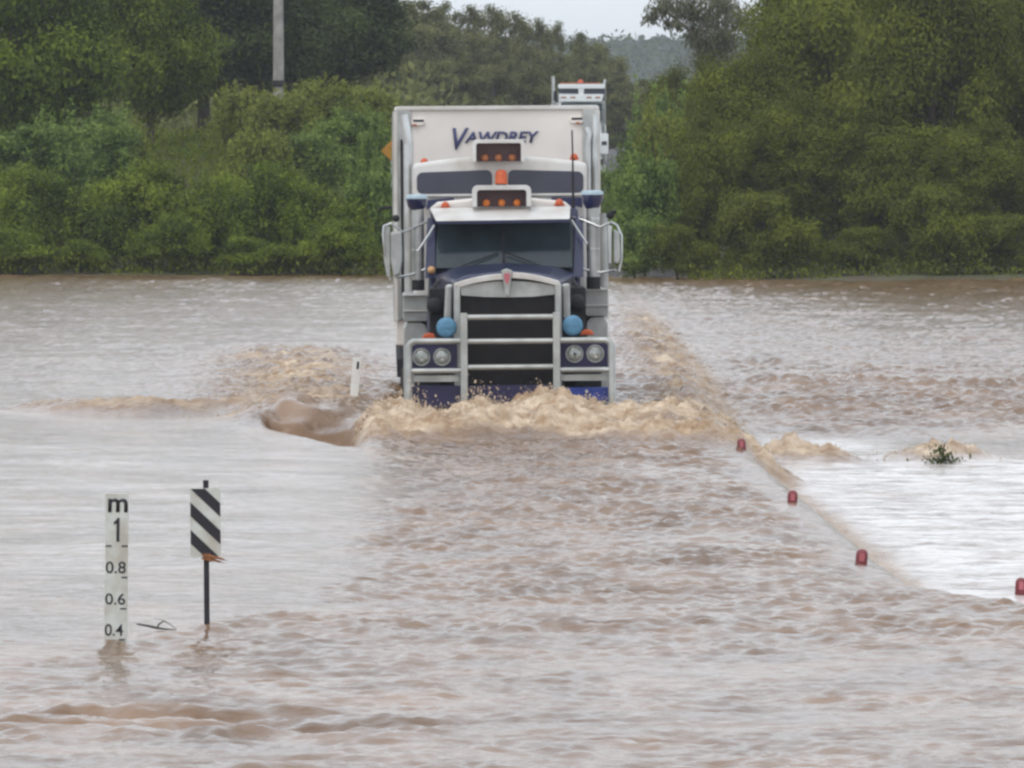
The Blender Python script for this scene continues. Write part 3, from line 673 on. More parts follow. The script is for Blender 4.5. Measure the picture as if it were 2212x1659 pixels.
for a0, a1, zz in ((203, 250, 655), (328, 380, 655), (330, 378, 905), (322, 372, 1155), (315, 365, 1402)):
    mb = MB(); mb.box(((gxx(a0) + gxx(a1)) / 2, -.0135, gz(zz)), (gxx(a1) - gxx(a0), .003, .0085)); mb.build('tick_mark', M['sign_black'], dg)
# ------------------------------------------------------------------ hazard marker sign with diagonal stripes
YS = 54.8; sx0 = px_to_x(446.0, YS)
hs_ = empty('hazard_marker_sign', (sx0, YS, -.45), (0, R(-.4), 0)); tag(hs_, 'black and white diagonally striped hazard marker on a thin dark post in the water', 'sign')
sc = .2709 * YS / F
def hz_(zy): return py_to_z(1002.2 + zy * .2709, YS) + .45
mb = MB(); mb.box((0.004, .012, (hz_(130) - .4) / 2), (.036, .022, hz_(130) + .4)); mb.build('post', M['steel'], hs_, .003)
bz1 = hz_(195); bz0 = hz_(740); bw = 245 * sc / 2
mb = MB(); mb.prism(rrect(-bw, bw, bz0, bz1, .012), -.006, -.001); mb.build('board', M['sign_white'], hs_)
def clip(poly, a, b, c):   # keep a*x+b*z<=c
    out = []
    for i in range(len(poly)):
        p, q = poly[i], poly[(i + 1) % len(poly)]; fp = a * p[0] + b * p[1] - c; fq = a * q[0] + b * q[1] - c
        if fp <= 0: out.append(p)
        if fp * fq < 0: t = fp / (fp - fq); out.append((p[0] + (q[0] - p[0]) * t, p[1] + (q[1] - p[1]) * t))
    return out
for k in (-1, 0, 1):
    lo, hi = (107 + 220 * k) * sc, (217 + 220 * k) * sc
    poly = rrect(-bw + .003, bw - .003, bz0 + .003, bz1 - .003, .01)
    # u from left, v downwards: lo <= v - .96u <= hi
    poly = clip(poly, -.96, -1, hi + .96 * bw * 1 - bz1 + 0.0)
    poly = clip(poly, .96, 1, -lo - .96 * bw + bz1)
    if len(poly) > 2:
        mb = MB(); mb.prism(poly, -.0085, -.0062); mb.build('stripe', M['sign_black'], hs_)
db = MB(); g = random.Random(3)
for k in range(16):
    x = g.uniform(-.035, .03); z = hz_(735 + g.uniform(-10, 25)); ln = g.uniform(.04, .12)
    db.tube([(x, -.02 + g.uniform(-.01, .01), z), (x + ln * .6, -.03, z - .012), (x + ln, -.025, z - .02 - g.uniform(0, .008))], [.004, .005, .001], 5)
for k in range(8):
    x = g.uniform(-.03, .02); db.tube([(x, -.015, hz_(715)), (x + .01, -.025, hz_(740)), (x + .03, -.02, hz_(760))], [.002, .006, .003], 5)
o = db.build('debris', M['straw']); o.location = hs_.location; tag(o, 'brown scrap of flood debris snagged at the foot of the striped sign board', 'debris')
# ------------------------------------------------------------------ white guide post beside the truck
YP = 106.0
gp = empty('guide_post', (px_to_x(757, YP), YP, -.45), (0, R(4.6), 0)); tag(gp, 'leaning white roadside guide post in the churned water left of the truck', 'guide post')
mb = MB(); mb.prism(rrect(-.052, .052, -.3, 1.035, .02), -.012, .012); mb.build('post', M['post_white'], gp)
mb = MB(); mb.box((.018, -.014, .93), (.03, .006, .095)); mb.build('reflector', M['sign_black'], gp, .003)
# ------------------------------------------------------------------ red marker posts
RL = ['small red marker post nearest the truck on the downstream road edge', 'second red marker post from the truck on the downstream road edge',
      'third red marker post from the truck, where the road edge bends', 'red marker post cut by the right edge of the photo']
first = None
for (px, py, hp), lb in zip([(1603, 971, 24), (1712, 1085, 26), (1861, 1217, 31), (2206, 1284, 36)], RL):
    Y = F * HC / (py - YH); x = px_to_x(px, Y)
    for _ in range(6): Y = .5 * Y + .5 * F * (HC - wz(x, Y)) / (py - YH); x = px_to_x(px, Y)
    if first is None:
        r = empty('marker_post', (x, Y, 0)); first = r
        mb = MB(); mb.lathe([(.047, -.7), (.047, .075), (.044, .095), (.034, .112), (.018, .121), (0, .124)], (0, 0, 0), 'Z', 20); mb.build('post', M['red'], r)
        mb = MB(); mb.prism(rrect(-.02, .02, .03, .095, .012), -.0515, -.046); mb.build('reflector', M['pinkred'], r)
    else: r = copy_tree(first)
    r.rotation_euler = (R(random.Random(px).uniform(-4, 4)), R(random.Random(px + 1).uniform(-5, 5)), 0)
    r.location = (x, Y, py_to_z(py - hp, Y) - .124); tag(r, lb, 'marker post', 'red marker posts along the submerged road edge')
# ------------------------------------------------------------------ floating twig and snag
YT = 54.6; zt_ = wz(px_to_x(340, YT), YT) + .01
tw = MB()
def tp(zx, zy): return ((172.8 + zx * .2709 - 340) * YT / F, 0, -(zy - 1290) * .2709 * YT / F * .9 + .012)
tw.tube([tp(450, 1265), tp(530, 1280), tp(610, 1300), tp(690, 1312), tp(760, 1318)], [.006, .008, .009, .006, .003], 6)
tw.tube([tp(610, 1300), tp(630, 1262), tp(670, 1240), tp(720, 1270), tp(765, 1312)], [.006, .006, .004, .003, .002], 6)
tw.tube([tp(670, 1240), tp(630, 1222), tp(590, 1215)], [.003, .002, .001], 5)
o = tw.build('twig', M['twig']); o.location = (px_to_x(340, YT), YT, zt_); tag(o, 'bent grey twig floating between the depth marker and the striped sign', 'twig')
YN = 96.8; nx0 = px_to_x(2035, YN); nr = empty('snag_bush', (nx0, YN, wz(nx0, YN) - .05)); tag(nr, 'small dark shrub top poking out of the foam on the right', 'bush')
g = np.random.RandomState(8); P = np.concatenate([g.randn(110, 3) * [.05, .1, .045] + [-0.02, 0, .17], g.randn(220, 3) * [.11, .1, .03] + [0.0, 0, .07]])
V_, Q_ = leaves(P, .06, .022, g); mesh_np('foliage', V_, Q_, L_dark, nr, attrs={'tint': ('FACE', g.rand(len(P)))}, smooth=False)
mb = MB(); mb.tube([(0, 0, -.5), (0.01, 0, .1), (.03, 0, .27)], [.02, .014, .006], 6); mb.tube([(0, 0, .02), (-.08, 0, .1), (-.12, 0, .1)], [.012, .009, .004], 6); mb.tube([(0, -.02, 0.05), (.12, -.05, .02), (.2, -.05, .0)], [.014, .012, .004], 6)
mb.build('stem', M['bark'], nr)

# ================================================================== the big truck
YAW = R(0.85); YB = 96.0; ZR = -0.45
truck = empty('truck', (0, YB, ZR), (0, R(-.4), YAW))
tag(truck, 'dark blue truck with alloy bull bar towing a white trailer through the flood', 'truck')
def X(px, dy): return (px - 1106.0) * (YB + dy) / F + dy * math.sin(YAW)
def Z(py, dy): return HC - (py - YH) * (YB + dy) / F - ZR
def S(n, dy): return n * (YB + dy) / F
def part(mb, name, m, parent=None, bevel=0.0, label=None):
    o = mb.build(name, m, parent or truck, bevel)
    if label: o['label'] = label
    return o
def arc(cx, cz, r, a0, a1, y, n=7): return [(cx + r * math.cos(R(a0 + (a1 - a0) * i / n)), y, cz + r * math.sin(R(a0 + (a1 - a0) * i / n))) for i in range(n + 1)]
# --- bull bar
b = MB(); r1 = S(8.2, 0); r2 = S(6.2, 0)
xl, xr, xL, xR_ = X(1004, 0), X(1204, 0), X(884, 0), X(1323, 0)
zt_, z2, z3, z2o, z3o = Z(685, 0), Z(737, 0), Z(793, 0), Z(736, 0), Z(800, 0)
for x in (xl, xr): b.box((x, 0, (zt_ + .25) / 2 + .02), (r1 * 1.85, .10, zt_ - .25 + .06))
for x, sgn in ((xL, 1), (xR_, -1)):
    cr_ = .085
    pts = [(x, 0, .22), (x, 0, z2o - cr_)] + [(x + sgn * cr_ - sgn * cr_ * math.cos(R(a)), 0, z2o - cr_ + cr_ * math.sin(R(a))) for a in (20, 40, 60, 80, 90)] + [((xl if sgn > 0 else xr) - sgn * r1, 0, z2o)]
    b.tube(pts, [r1, r1] + [r1 * .9] * 4 + [r2 * 1.05, r2 * 1.05], 14)
    b.tube([(x, 0, z3o), ((xl if sgn > 0 else xr) - sgn * r1 * .9, 0, z3o)], r2 * .95, 12)
    b.tube([(x, .35, .5), (x, 0, .5)], r1 * .8, 10)
for zz in (zt_, z2, z3): b.tube([(xl + r1 * .9, 0, zz), (xr - r1 * .9, 0, zz)], r2, 14)
part(b, 'bull_bar', M['alloy'], bevel=.012)
# lower step plates of the bar
for xa, xb in ((xL + .05, xl - .05), (xr + .05, xR_ - .05)):
    b = MB(); b.box(((xa + xb) / 2, .06, Z(817, 0)), (xb - xa, .02, S(14, 0))); part(b, 'step_plate', M['alloy'], bevel=.004)
# --- bumper
b = MB(); b.prism(rrect(X(1210, .2), X(1326, .2), Z(868, .2), Z(838, .2), .03), .10, .42); part(b, 'bumper', M['bright_blue'], bevel=.01, label='bright blue lower bumper end')
b = MB(); b.lathe([(.018, -.012), (.018, .012)], (X(1268, .2), .09, Z(846, .2)), 'Y', 12); part(b, 'bolt', M['white'])
b = MB(); b.prism(rrect(X(884, .2), X(1209, .2), Z(880, .2), Z(832, .2), .03), .12, .44); part(b, 'bumper', M['purple'], bevel=.01)
# --- headlight panels
for pa, pb, lamps in ((890, 989, (912, 956.5)), (1213, 1320, (1242.7, 1287.5))):
    zc = 770 if pa < 1000 else 765.5
    b = MB(); b.prism(rrect(X(pa, .18), X(pb, .18), Z(798, .18), Z(738, .18), .03), .16, .62); hp = part(b, 'headlight_panel', M['purple'], bevel=.01)
    for lx in lamps:
        c = (X(lx, .16), .15, Z(zc, .16)); rr_ = S(19, .16)
        b = MB(); b.lathe([(rr_ * .98, .01), (rr_ * 1.02, -.02), (rr_ * .93, -.03), (rr_ * .86, -.012)], c, 'Y', 28); part(b, 'lamp_ring', M['alloy'], hp)
        b = MB(); b.lathe([(rr_ * .9, .0), (rr_ * .9, -.012), (rr_ * .7, -.026), (rr_ * .4, -.036), (rr_ * .2, -.039), (0, -.040)], c, 'Y', 28); part(b, 'headlight', M['lamp'], hp)
        b = MB(); b.lathe([(.018, -.03), (.018, -.045), (0, -.05)], (c[0] + .005, c[1], c[2] - (.035 if lx != 1242.7 else 0)), 'Y', 12)
        part(b, 'bulb', M['white'] if lx != 1242.7 else M['steel'], hp)
# --- grille
gy = .30
xa, xb = X(992, gy), X(1210, gy); xm = (xa + xb) / 2
b = MB(); n_ = 12
def arch(xa_, xb_, ze, zm, t): x = xa_ + (xb_ - xa_) * t; return x, ze + (zm - ze) * (1 - (2 * t - 1) ** 2)
poly = [(xa, .25), (xb, .25)] + [arch(xb, xa, Z(612, gy), Z(592, gy), i / n_) for i in range(n_ + 1)]
b.prism(poly, gy + .05, gy + .35); gr = part(b, 'grille', M['grille'])
# vertical bars of the mesh, one mesh
b = MB(); nb = 34
for i in range(nb):
    x = X(1000, gy) + (X(1205, gy) - X(1000, gy)) * (i + .5) / nb
    b.box((x, gy + .035, (Z(637, gy) + .35) / 2), (.012, .02, Z(637, gy) - .35))
part(b, 'grille_slats', M['black'], gr)
# silver insect screen above
b = MB(); poly = [(X(999, gy), Z(637, gy)), (X(1050, gy), Z(641, gy)), (X(1103, gy), Z(642, gy)), (X(1155, gy), Z(641, gy)), (X(1206, gy), Z(636, gy))] + [arch(X(1206, gy), X(997, gy), Z(619, gy), Z(607, gy), i / n_) for i in range(n_ + 1)]
b.prism(poly, gy + .0, gy + .03); part(b, 'insect_screen', M['alloy'], gr)
# arched chrome crown in two halves either side of the badge
for t0, t1, in ((0, .475), (.545, 1)):
    b = MB(); top = []; bot = []
    for i in range(9):
        t = t0 + (t1 - t0) * i / 8
        px = 984 + (1212 - 984) * t
        x = X(px, gy); zt0 = Z(608 - 20 * (1 - (2 * t - 1) ** 2) + (3 if t < .5 else 0), gy)
        top.append((x, zt0)); bot.append((x, zt0 - S(13, gy)))
    b.prism(bot + top[::-1], gy - .06, gy + .12); part(b, 'grille_crown', M['white'], gr, .012)
for pa, sgn in ((990, 1), (1208, -1)):
    b = MB(); x = X(pa, gy); b.box((x, gy + .02, (Z(612, gy) + .3) / 2), (S(14, gy), .16, Z(612, gy) - .3)); part(b, 'grille_side', M['alloy'], gr, .02)
b = MB(); ex, ey = X(1097.5, gy), gy - .075
b.prism([(ex - S(12, gy), Z(584, gy)), (ex - S(9, gy), Z(600, gy)), (ex - S(5, gy), Z(622, gy)), (ex - S(4, gy), Z(638, gy)), (ex + S(5, gy), Z(638, gy)), (ex + S(6, gy), Z(622, gy)), (ex + S(10, gy), Z(600, gy)), (ex + S(12, gy), Z(584, gy)), (ex, Z(580, gy))], ey, ey + .05); part(b, 'badge', M['alloy'], gr, .006)
b = MB(); b.prism([(ex - S(6, gy), Z(590, gy)), (ex - S(5, gy), Z(604, gy)), (ex, Z(615, gy)), (ex + S(6, gy), Z(604, gy)), (ex + S(7, gy), Z(590, gy))], ey - .006, ey - .0005); part(b, 'badge_inlay', M['pinkred'], gr)
# --- bonnet
b = MB(); y0, y1 = gy + .36, 2.35
f = [(X(985, y0), y0, .9), (X(1215, y0), y0, .9), (X(1215, y0), y0, Z(606, y0)), (X(1190, y0), y0, Z(595, y0)), (X(1100, y0), y0, Z(585, y0)), (X(1010, y0), y0, Z(595, y0)), (X(985, y0), y0, Z(606, y0))]
k = [(X(945, y1), y1, .9), (X(1245, y1), y1, .9), (X(1245, y1), y1, Z(592, y1)), (X(1200, y1), y1, Z(575, y1)), (X(1095, y1), y1, Z(567, y1)), (X(990, y1), y1, Z(575, y1)), (X(945, y1), y1, Z(592, y1))]
n_ = 7; b.add(f + k, [tuple(range(7)), tuple(range(13, 6, -1))] + [(i, (i + 1) % 7, (i + 1) % 7 + 7, i + 7) for i in range(7)]); bon = part(b, 'bonnet', M['blue'], bevel=.03)
for pa, sgn in ((970, 1), (1225, -1)):   # bright side trims of the bonnet nose
    b = MB(); x = X(pa, .7); b.prism([(x - S(9, .7), Z(690, .7)), (x + S(9, .7), Z(700, .7)), (x + S(12 if sgn > 0 else 9, .7), Z(612, .7)), (x - S(5 if sgn > 0 else 10, .7), Z(614, .7))], .62, .72); part(b, 'nose_trim', M['alloy'], bon, .03)
for x in (963, 1240):
    b = MB(); b.tube([(X(x, 1.8), 1.8, Z(600, 1.8)), (X(x, 1.8), 1.8, Z(640, 1.8))], .012, 6); part(b, 'stay', M['steel'], bon)
# --- front guards, wheels
for pa, sgn in ((925, -1), (1271, 1)):
    xc = X(pa, 1.1); w = .30
    b = MB(); pr = []
    for i in range(15):
        a = R(180 * i / 14); pr.append((1.35 + .72 * -math.cos(a), .62 + .66 * math.sin(a)))
    vs = []; 
    for xx in (xc - w / 2, xc + w / 2):
        vs += [(xx, y, z) for y, z in pr] + [(xx, y * .93 + .09, z - .07) for y, z in pr]
    m_ = 15; fs = []
    for i in range(14):
        fs += [(i, i + 1, i + 1 + 2 * m_, i + 2 * m_), (i + m_, i + m_ + 2 * m_, i + 1 + m_ + 2 * m_, i + 1 + m_), (i, i + m_, i + 1 + m_, i + 1), (i + 2 * m_, i + 1 + 2 * m_, i + 1 + 3 * m_, i + 3 * m_)]
    fs += [(0, 2 * m_, 3 * m_, m_), (14, 14 + m_, 14 + 3 * m_, 14 + 2 * m_)]
    b.add(vs, fs, False); part(b, 'front_guard', M['black'])
    b = MB(); b.lathe([(.30, -.14), (.46, -.14), (.51, -.11), (.52, 0), (.51, .11), (.46, .14), (.30, .14)], (xc, 1.35, .52), 'X', 32); wh = part(b, 'wheel', M['tyre'])
    b = MB(); b.lathe([(.30, -.05), (.28, .02), (.12, .05), (.10, .10), (0, .1)] if sgn > 0 else [(.30, .05), (.28, -.02), (.12, -.05), (.10, -.10), (0, -.1)], (xc, 1.35, .52), 'X', 24); part(b, 'rim', M['chrome'], wh)
    # round black lamp housings beside the bonnet
    px, py = ((942, 660), (1249, 654))[sgn > 0]
    b = MB(); b.lathe([(0, -.05), (S(12, .9), -.045), (S(17, .9), -.02), (S(18, .9), .03), (S(14, .9), .12), (S(8, .9), .2), (0, .22)], (X(px, .9), .9, Z(py, .9)), 'Y', 24); part(b, 'round_mirror', M['black'])
    b = MB(); b.tube([(X(px, 1.), 1.0, Z(py, 1.)), (X(px, 1.), 1.02, Z(620, 1.)), (X(px + sgn * -8, 1.2), 1.3, Z(606, 1.2))], .022, 8); part(b, 'mirror_arm', M['black'])
    # dark inner guard / engine side
    b = MB(); b.box((X((955 if sgn < 0 else 1240), 1.4), 1.6, (Z(620, 1.4) + .5) / 2), (S(52, 1.4), 1.3, Z(620, 1.4) - .5)); part(b, 'inner_guard', M['black'], bevel=.02)
    # driving lamp with blue cover
    px, py = ((966.7, 706.5), (1239.7, 704))[sgn > 0]; c = (X(px, -.02), .06, Z(py, 0)); q = S(22.5, 0)
    b = MB(); b.lathe([(q * .9, .1), (q, .02), (q, -.005)], c, 'Y', 28); dl = part(b, 'driving_lamp', M['black'])
    b = MB(); b.lathe([(q * .99, .0), (q * .97, -.018), (q * .7, -.032), (q * .35, -.038), (0, -.04)], c, 'Y', 28)
    b.box((c[0], c[1] - .042, c[2]), (q * 1.2, .006, .008)); part(b, 'lamp_cover', M['cover'], dl)
    px, py = ((929, 724), (1271, 719))[sgn > 0]
    b = MB(); b.prism([(X(px - 16, .3), Z(py + 6, .3)), (X(px + 15, .3), Z(py + 6, .3)), (X(px + 10 , .3), Z(py - 4, .3)), (X(px - 2, .3), Z(py - 7, .3)), (X(px - 12, .3), Z(py - 2, .3))], .26, .36); part(b, 'indicator', M['orange'], bevel=.012)
# --- fuel tanks / step boxes either side
for pa, pb, zt0, zb0 in ((872, 926, 635, 845), (1267, 1316, 626, 845)):
    xa, xb = X(pa, 3.2), X(pb, 3.2); zt1, zb1 = Z(zt0, 3.2), Z(zb0, 3.2) - .2
    b = MB(); b.prism(rrect(xa, xb, Z(zt0 + 58, 3.2), zt1, .03), 3.2, 5.3); ft = part(b, 'step_box', M['alloy'], bevel=.01)
    b = MB(); b.prism(rrect(xa + .01, xb - .0, zb1, Z(zt0 + 59, 3.2), .10), 3.25, 5.3); part(b, 'fuel_tank', M['alloy'], bevel=.015)
    for zz in (zt0 + 1, zt0 + 35):
        b = MB(); b.box(((xa + xb) / 2, 3.18, Z(zz, 3.2)), (xb - xa + .004, .06, S(3, 3.2))); part(b, 'step_edge', M['white'], ft, .004)
# --- cab
yc = 2.55
b = MB()
b.hexa([(X(922, yc), yc, .95), (X(1262, yc), yc, .95), (X(1262, yc), 4.0, .95), (X(922, yc), 4.0, .95), (X(934, yc), yc + .3, Z(452, yc)), (X(1254, yc), yc + .3, Z(452, yc)), (X(1254, yc), 4.0, Z(444, 4)), (X(934, yc), 4.0, Z(444, 4))])
cab = part(b, 'cab', M['blue'], bevel=.03)
b = MB(); yw = 2.47   # windscreen: two raked panes
for (xa1, xb1, xa2, xb2) in ((944, 1089, 950, 1089), (1093, 1240, 1093, 1236)):
    b = MB(); z0_, z1_ = Z(578, yw), Z(477, yw)
    b.hexa([(X(xa1, yw), yw - .0, z0_), (X(xb1, yw), yw - .03, z0_), (X(xb1, yw), yw + .02, z0_), (X(xa1, yw), yw + .05, z0_), (X(xa2, yw), yw + .22, z1_), (X(xb2, yw), yw + .19, z1_), (X(xb2, yw), yw + .24, z1_), (X(xa2, yw), yw + .27, z1_)])
    part(b, 'windscreen', M['glass'], cab)
b = MB(); b.hexa([(X(1088.5, yw), yw - .05, Z(580, yw)), (X(1093.5, yw), yw - .05, Z(580, yw)), (X(1093.5, yw), yw, Z(580, yw)), (X(1088.5, yw), yw, Z(580, yw)), (X(1088.5, yw), yw + .17, Z(476, yw)), (X(1093.5, yw), yw + .17, Z(476, yw)), (X(1093.5, yw), yw + .22, Z(476, yw)), (X(1088.5, yw), yw + .22, Z(476, yw))]); part(b, 'windscreen_divider', M['steel'], cab)
for px0, px1 in ((1000, 1080), (1170, 1098)):
    b = MB(); b.tube([(X(px0, yw), yw - .06, Z(574, yw)), (X(px1, yw), yw - .0, Z(546, yw))], .008, 6); part(b, 'wiper', M['black'], cab)
for pa, pb in ((921, 944), (1240, 1263)):
    b = MB(); b.hexa([(X(pa, yw), yw + .02, Z(600, yw)), (X(pb, yw), yw + .02, Z(600, yw)), (X(pb, yw), yw + .15, Z(600, yw)), (X(pa, yw), yw + .15, Z(600, yw)), (X(pa + 6, yw), yw + .26, Z(470, yw)), (X(pb + 2, yw), yw + .26, Z(470, yw)), (X(pb + 2, yw), yw + .38, Z(470, yw)), (X(pa + 6, yw), yw + .38, Z(470, yw))]); part(b, 'windscreen_pillar', M['blue'], cab, .01)
# sun visor
ya, yb = 2.15, 2.75
b = MB(); b.hexa([(X(946, ya), ya, Z(477, ya)), (X(1234, ya), ya, Z(474.5, ya)), (X(1236, yb), yb, Z(452, yb)), (X(934, yb), yb, Z(452, yb)), (X(944, ya), ya + .02, Z(473.5, ya)), (X(1235, ya), ya + .02, Z(471, ya)), (X(1236, yb), yb, Z(446, yb)), (X(932, yb), yb, Z(448, yb))]); part(b, 'sun_visor', M['white'], bevel=.008)
b = MB(); b.hexa([(X(947, ya), ya + .01, Z(483, ya)), (X(1233, ya), ya + .01, Z(481, ya)), (X(1233, ya), ya + .05, Z(481, ya)), (X(947, ya), ya + .05, Z(483, ya)), (X(946, ya), ya + .01, Z(477.5, ya)), (X(1234, ya), ya + .01, Z(475, ya)), (X(1234, ya), ya + .05, Z(475, ya)), (X(946, ya), ya + .05, Z(477.5, ya))]); part(b, 'visor_lip', M['blue'])
# cab roof cap
b = MB(); b.prism([(X(930, 3), Z(452, 3)), (X(1240, 3), Z(452, 3)), (X(1225, 3), Z(436, 3)), (X(1160, 3), Z(429, 3)), (X(1020, 3), Z(429, 3)), (X(950, 3), Z(436, 3))], 2.8, 4.05); part(b, 'cab_roof', M['cream'], bevel=.03)
b = MB(); b.prism([(X(925, 4), Z(452, 4)), (X(985, 4), Z(434, 4)), (X(984, 4), Z(426, 4)), (X(925, 4), Z(431, 4))], 4.06, 4.12); part(b, 'roof_fairing', M['blue'])
b = MB(); b.prism([(X(1195, 4), Z(434, 4)), (X(1262, 4), Z(450, 4)), (X(1262, 4), Z(428, 4)), (X(1195, 4), Z(426, 4))], 4.06, 4.12); part(b, 'roof_fairing', M['blue'])
# --- sleeper
ysl = 4.2
b = MB(); tp_ = []
for i in range(13):
    t = i / 12; tp_.append((X(1273, ysl) + (X(896, ysl) - X(1273, ysl)) * t, Z(353 - 16 * (1 - (2 * t - 1) ** 2), ysl)))
b.prism([(X(896, ysl), .9), (X(1273, ysl), .9)] + tp_, ysl, 5.5); slp = part(b, 'sleeper', M['white'], bevel=.05)
def tpan(pa, pb, za, zb, zc_):
    xa_, xb_ = X(pa, ysl), X(pb, ysl); r_ = .07
    P = rrect(xa_, xb_, Z(417.5, ysl), Z(za, ysl), r_, 5)
    return P
for pa, pb, up in ((904.5, 1067, 1), (1102, 1264.5, -1)):
    P = []
    for x, z in tpan(pa, pb, 370, 370, 0):
        t = (x - X(pa, ysl)) / (X(pb, ysl) - X(pa, ysl)); t = t if up > 0 else 1 - t
        if z > Z(395, ysl): z += t * S(5, ysl) - S(1.5, ysl)
        P.append((x, z))
    b = MB(); b.prism(P, ysl - .012, ysl + .02); part(b, 'dark_panel', M['tint'], slp, .006)
b = MB(); b.box((X(1084, ysl), ysl - .02, Z(421, ysl)), (S(360, ysl), .05, S(5, ysl))); part(b, 'roof_strip', M['white'], slp, .006)
BOXB = mat('brown_lamp_box_lining', (.075, .035, .04), .5)
# --- lamp boxes with three amber lamps, beacon, roof lamps
def lampbox(xa, xb, zt0, zb0, dy, lampz, thick, name, mm, tilt=0):
    b = MB(); X0, X1, Z0, Z1 = X(xa, dy), X(xb, dy), Z(zb0, dy), Z(zt0, dy); th = S(thick, dy)
    out = rrect(X0, X1, Z0, Z1, th * 1.3, 5)[:12]      # top corners rounded
    out = [(X1 - tilt, Z1)] if False else out
    path = [(X1, Z0)] + [p for p in rrect(X0, X1, Z0 - 1, Z1, th * 1.2, 5)[:12]] + [(X0, Z0)]
    inner = [(X1 - th, Z0)] + [p for p in rrect(X0 + th, X1 - th, Z0 - 1, Z1 - th, th * .7, 5)[:12]] + [(X0 + th, Z0)]
    n_ = len(path); vs = [(x, dy - .14, z) for x, z in path] + [(x, dy - .14, z) for x, z in inner] + [(x, dy + .12, z) for x, z in path] + [(x, dy + .12, z) for x, z in inner]
    fs = []
    for i in range(n_ - 1): fs += [(i, i + 1, i + 1 + n_, i + n_), (i, i + 2 * n_, i + 1 + 2 * n_, i + 1), (i + n_, i + 1 + n_, i + 1 + 3 * n_, i + 3 * n_), (i + 2 * n_, i + 3 * n_, i + 1 + 3 * n_, i + 1 + 2 * n_)]
    fs += [(0, n_, 3 * n_, 2 * n_), (n_ - 1, 3 * n_ - 1, 4 * n_ - 1, 2 * n_ - 1)]
    b.add(vs, fs); hb = part(b, name, M['white'], bevel=.006)
    b = MB(); b.box(((X0 + X1) / 2, dy + .08, (Z0 + Z1 - th) / 2), (X1 - X0 - 2 * th - .004, .04, Z1 - th - Z0 - .004)); part(b, 'box_back', BOXB, hb)
    xc = [X0 + (X1 - X0) * t for t in (.24, .5, .76)]
    for x in xc:
        b = MB(); q = S(8, dy); b.lathe([(q, .05), (q, -.01), (q * .7, -.03), (0, -.038)], (x, dy, Z(lampz, dy)), 'Y', 18); part(b, 'amber_lamp', mm, hb)
lampbox(1025, 1138, 301, 349, 4.05, 340, 8, 'upper_lamp_box', M['dimamber'])
lampbox(1024, 1151, 400, 446, 2.62, 438, 10, 'lower_lamp_box', M['amber'])
for px, py, dy, q in ((921, 348, 4.5, 9), (1245, 340, 4.5, 9), (966, 443, 2.8, 10), (1212, 439, 2.8, 10)):
    b = MB(); b.lathe([(0, -.07), (S(q * .6, dy), -.06), (S(q * .85, dy), -.02), (S(q * .9, dy), .08)], (X(px, dy), dy, Z(py, dy)), 'Y', 16)
    b.box((X(px, dy), dy + .03, Z(py + 4, dy)), (S(q * 2.1, dy), .14, S(5, dy))); part(b, 'roof_lamp', M['orange'])
b = MB(); dy = 4.0; q = S(13, dy); zc = Z(397, dy); hh = Z(366, dy) - zc
b.lathe([(q * 1.05, 0), (q * 1.05, .025), (q, .03), (q, hh * .6), (q * .85, hh * .85), (q * .5, hh * .97), (0, hh)], (X(1087, dy), dy, zc), 'Z', 24); part(b, 'beacon', M['orange'])
b = MB(); b.lathe([(q * .9, -.18), (q * .9, 0)], (X(1087, dy), dy, zc), 'Z', 20); part(b, 'beacon_base', M['steel'])
# antenna
b = MB(); b.tube([(X(1242, 2.9), 2.9, Z(470, 2.9)), (X(1242, 2.9), 2.9, Z(420, 2.9)), (X(1241.5, 2.9), 2.9, Z(340, 2.9)), (X(1240.5, 2.9), 2.9, Z(282, 2.9))], [.018, .016, .010, .009], 8); part(b, 'antenna', M['black'])
# --- air cleaners with blue caps, exhaust stacks
for xa, xb, ca, cb, ct, cbt, bt in ((893, 919.5, 881, 928, 421, 445, 604), (1270, 1299, 1259, 1307, 415, 439, 600)):
    dy = 2.75; xc = X((xa + xb) / 2, dy); q = S((xb - xa) / 2, dy)
    b = MB(); b.tube([(xc, dy, Z(bt, dy)), (xc, dy, Z(450, dy))], q, 20); ac = part(b, 'air_cleaner', M['alloy'])
    for zz in (475, 540):
        b = MB(); b.tube([(xc, dy, Z(zz, dy)), (xc, dy, Z(zz - 4, dy))], q * 1.05, 20); part(b, 'band', M['chrome'], ac)
    b = MB(); cq = S((cb - ca) / 2, dy); b.lathe([(q * .95, Z(452, dy)), (cq * .86, Z(cbt, dy)), (cq, Z(ct + 7, dy))], (X((ca + cb) / 2, dy), dy, 0), 'Z', 24); part(b, 'cap', M['blue'], ac)
    b = MB(); b.lathe([(cq, Z(ct + 7, dy)), (cq, Z(ct + 1, dy)), (cq * .8, Z(ct - 2, dy)), (0, Z(ct - 3, dy))], (X((ca + cb) / 2, dy), dy, 0), 'Z', 24); part(b, 'cap_top', mat('pale_cap', (.35, .45, .5), .35), ac)
    b = MB(); b.tube([(xc, dy, Z(626, dy)), (xc, dy, Z(bt - 1, dy))], q * 1.05, 20); part(b, 'air_cleaner_base', M['black'])
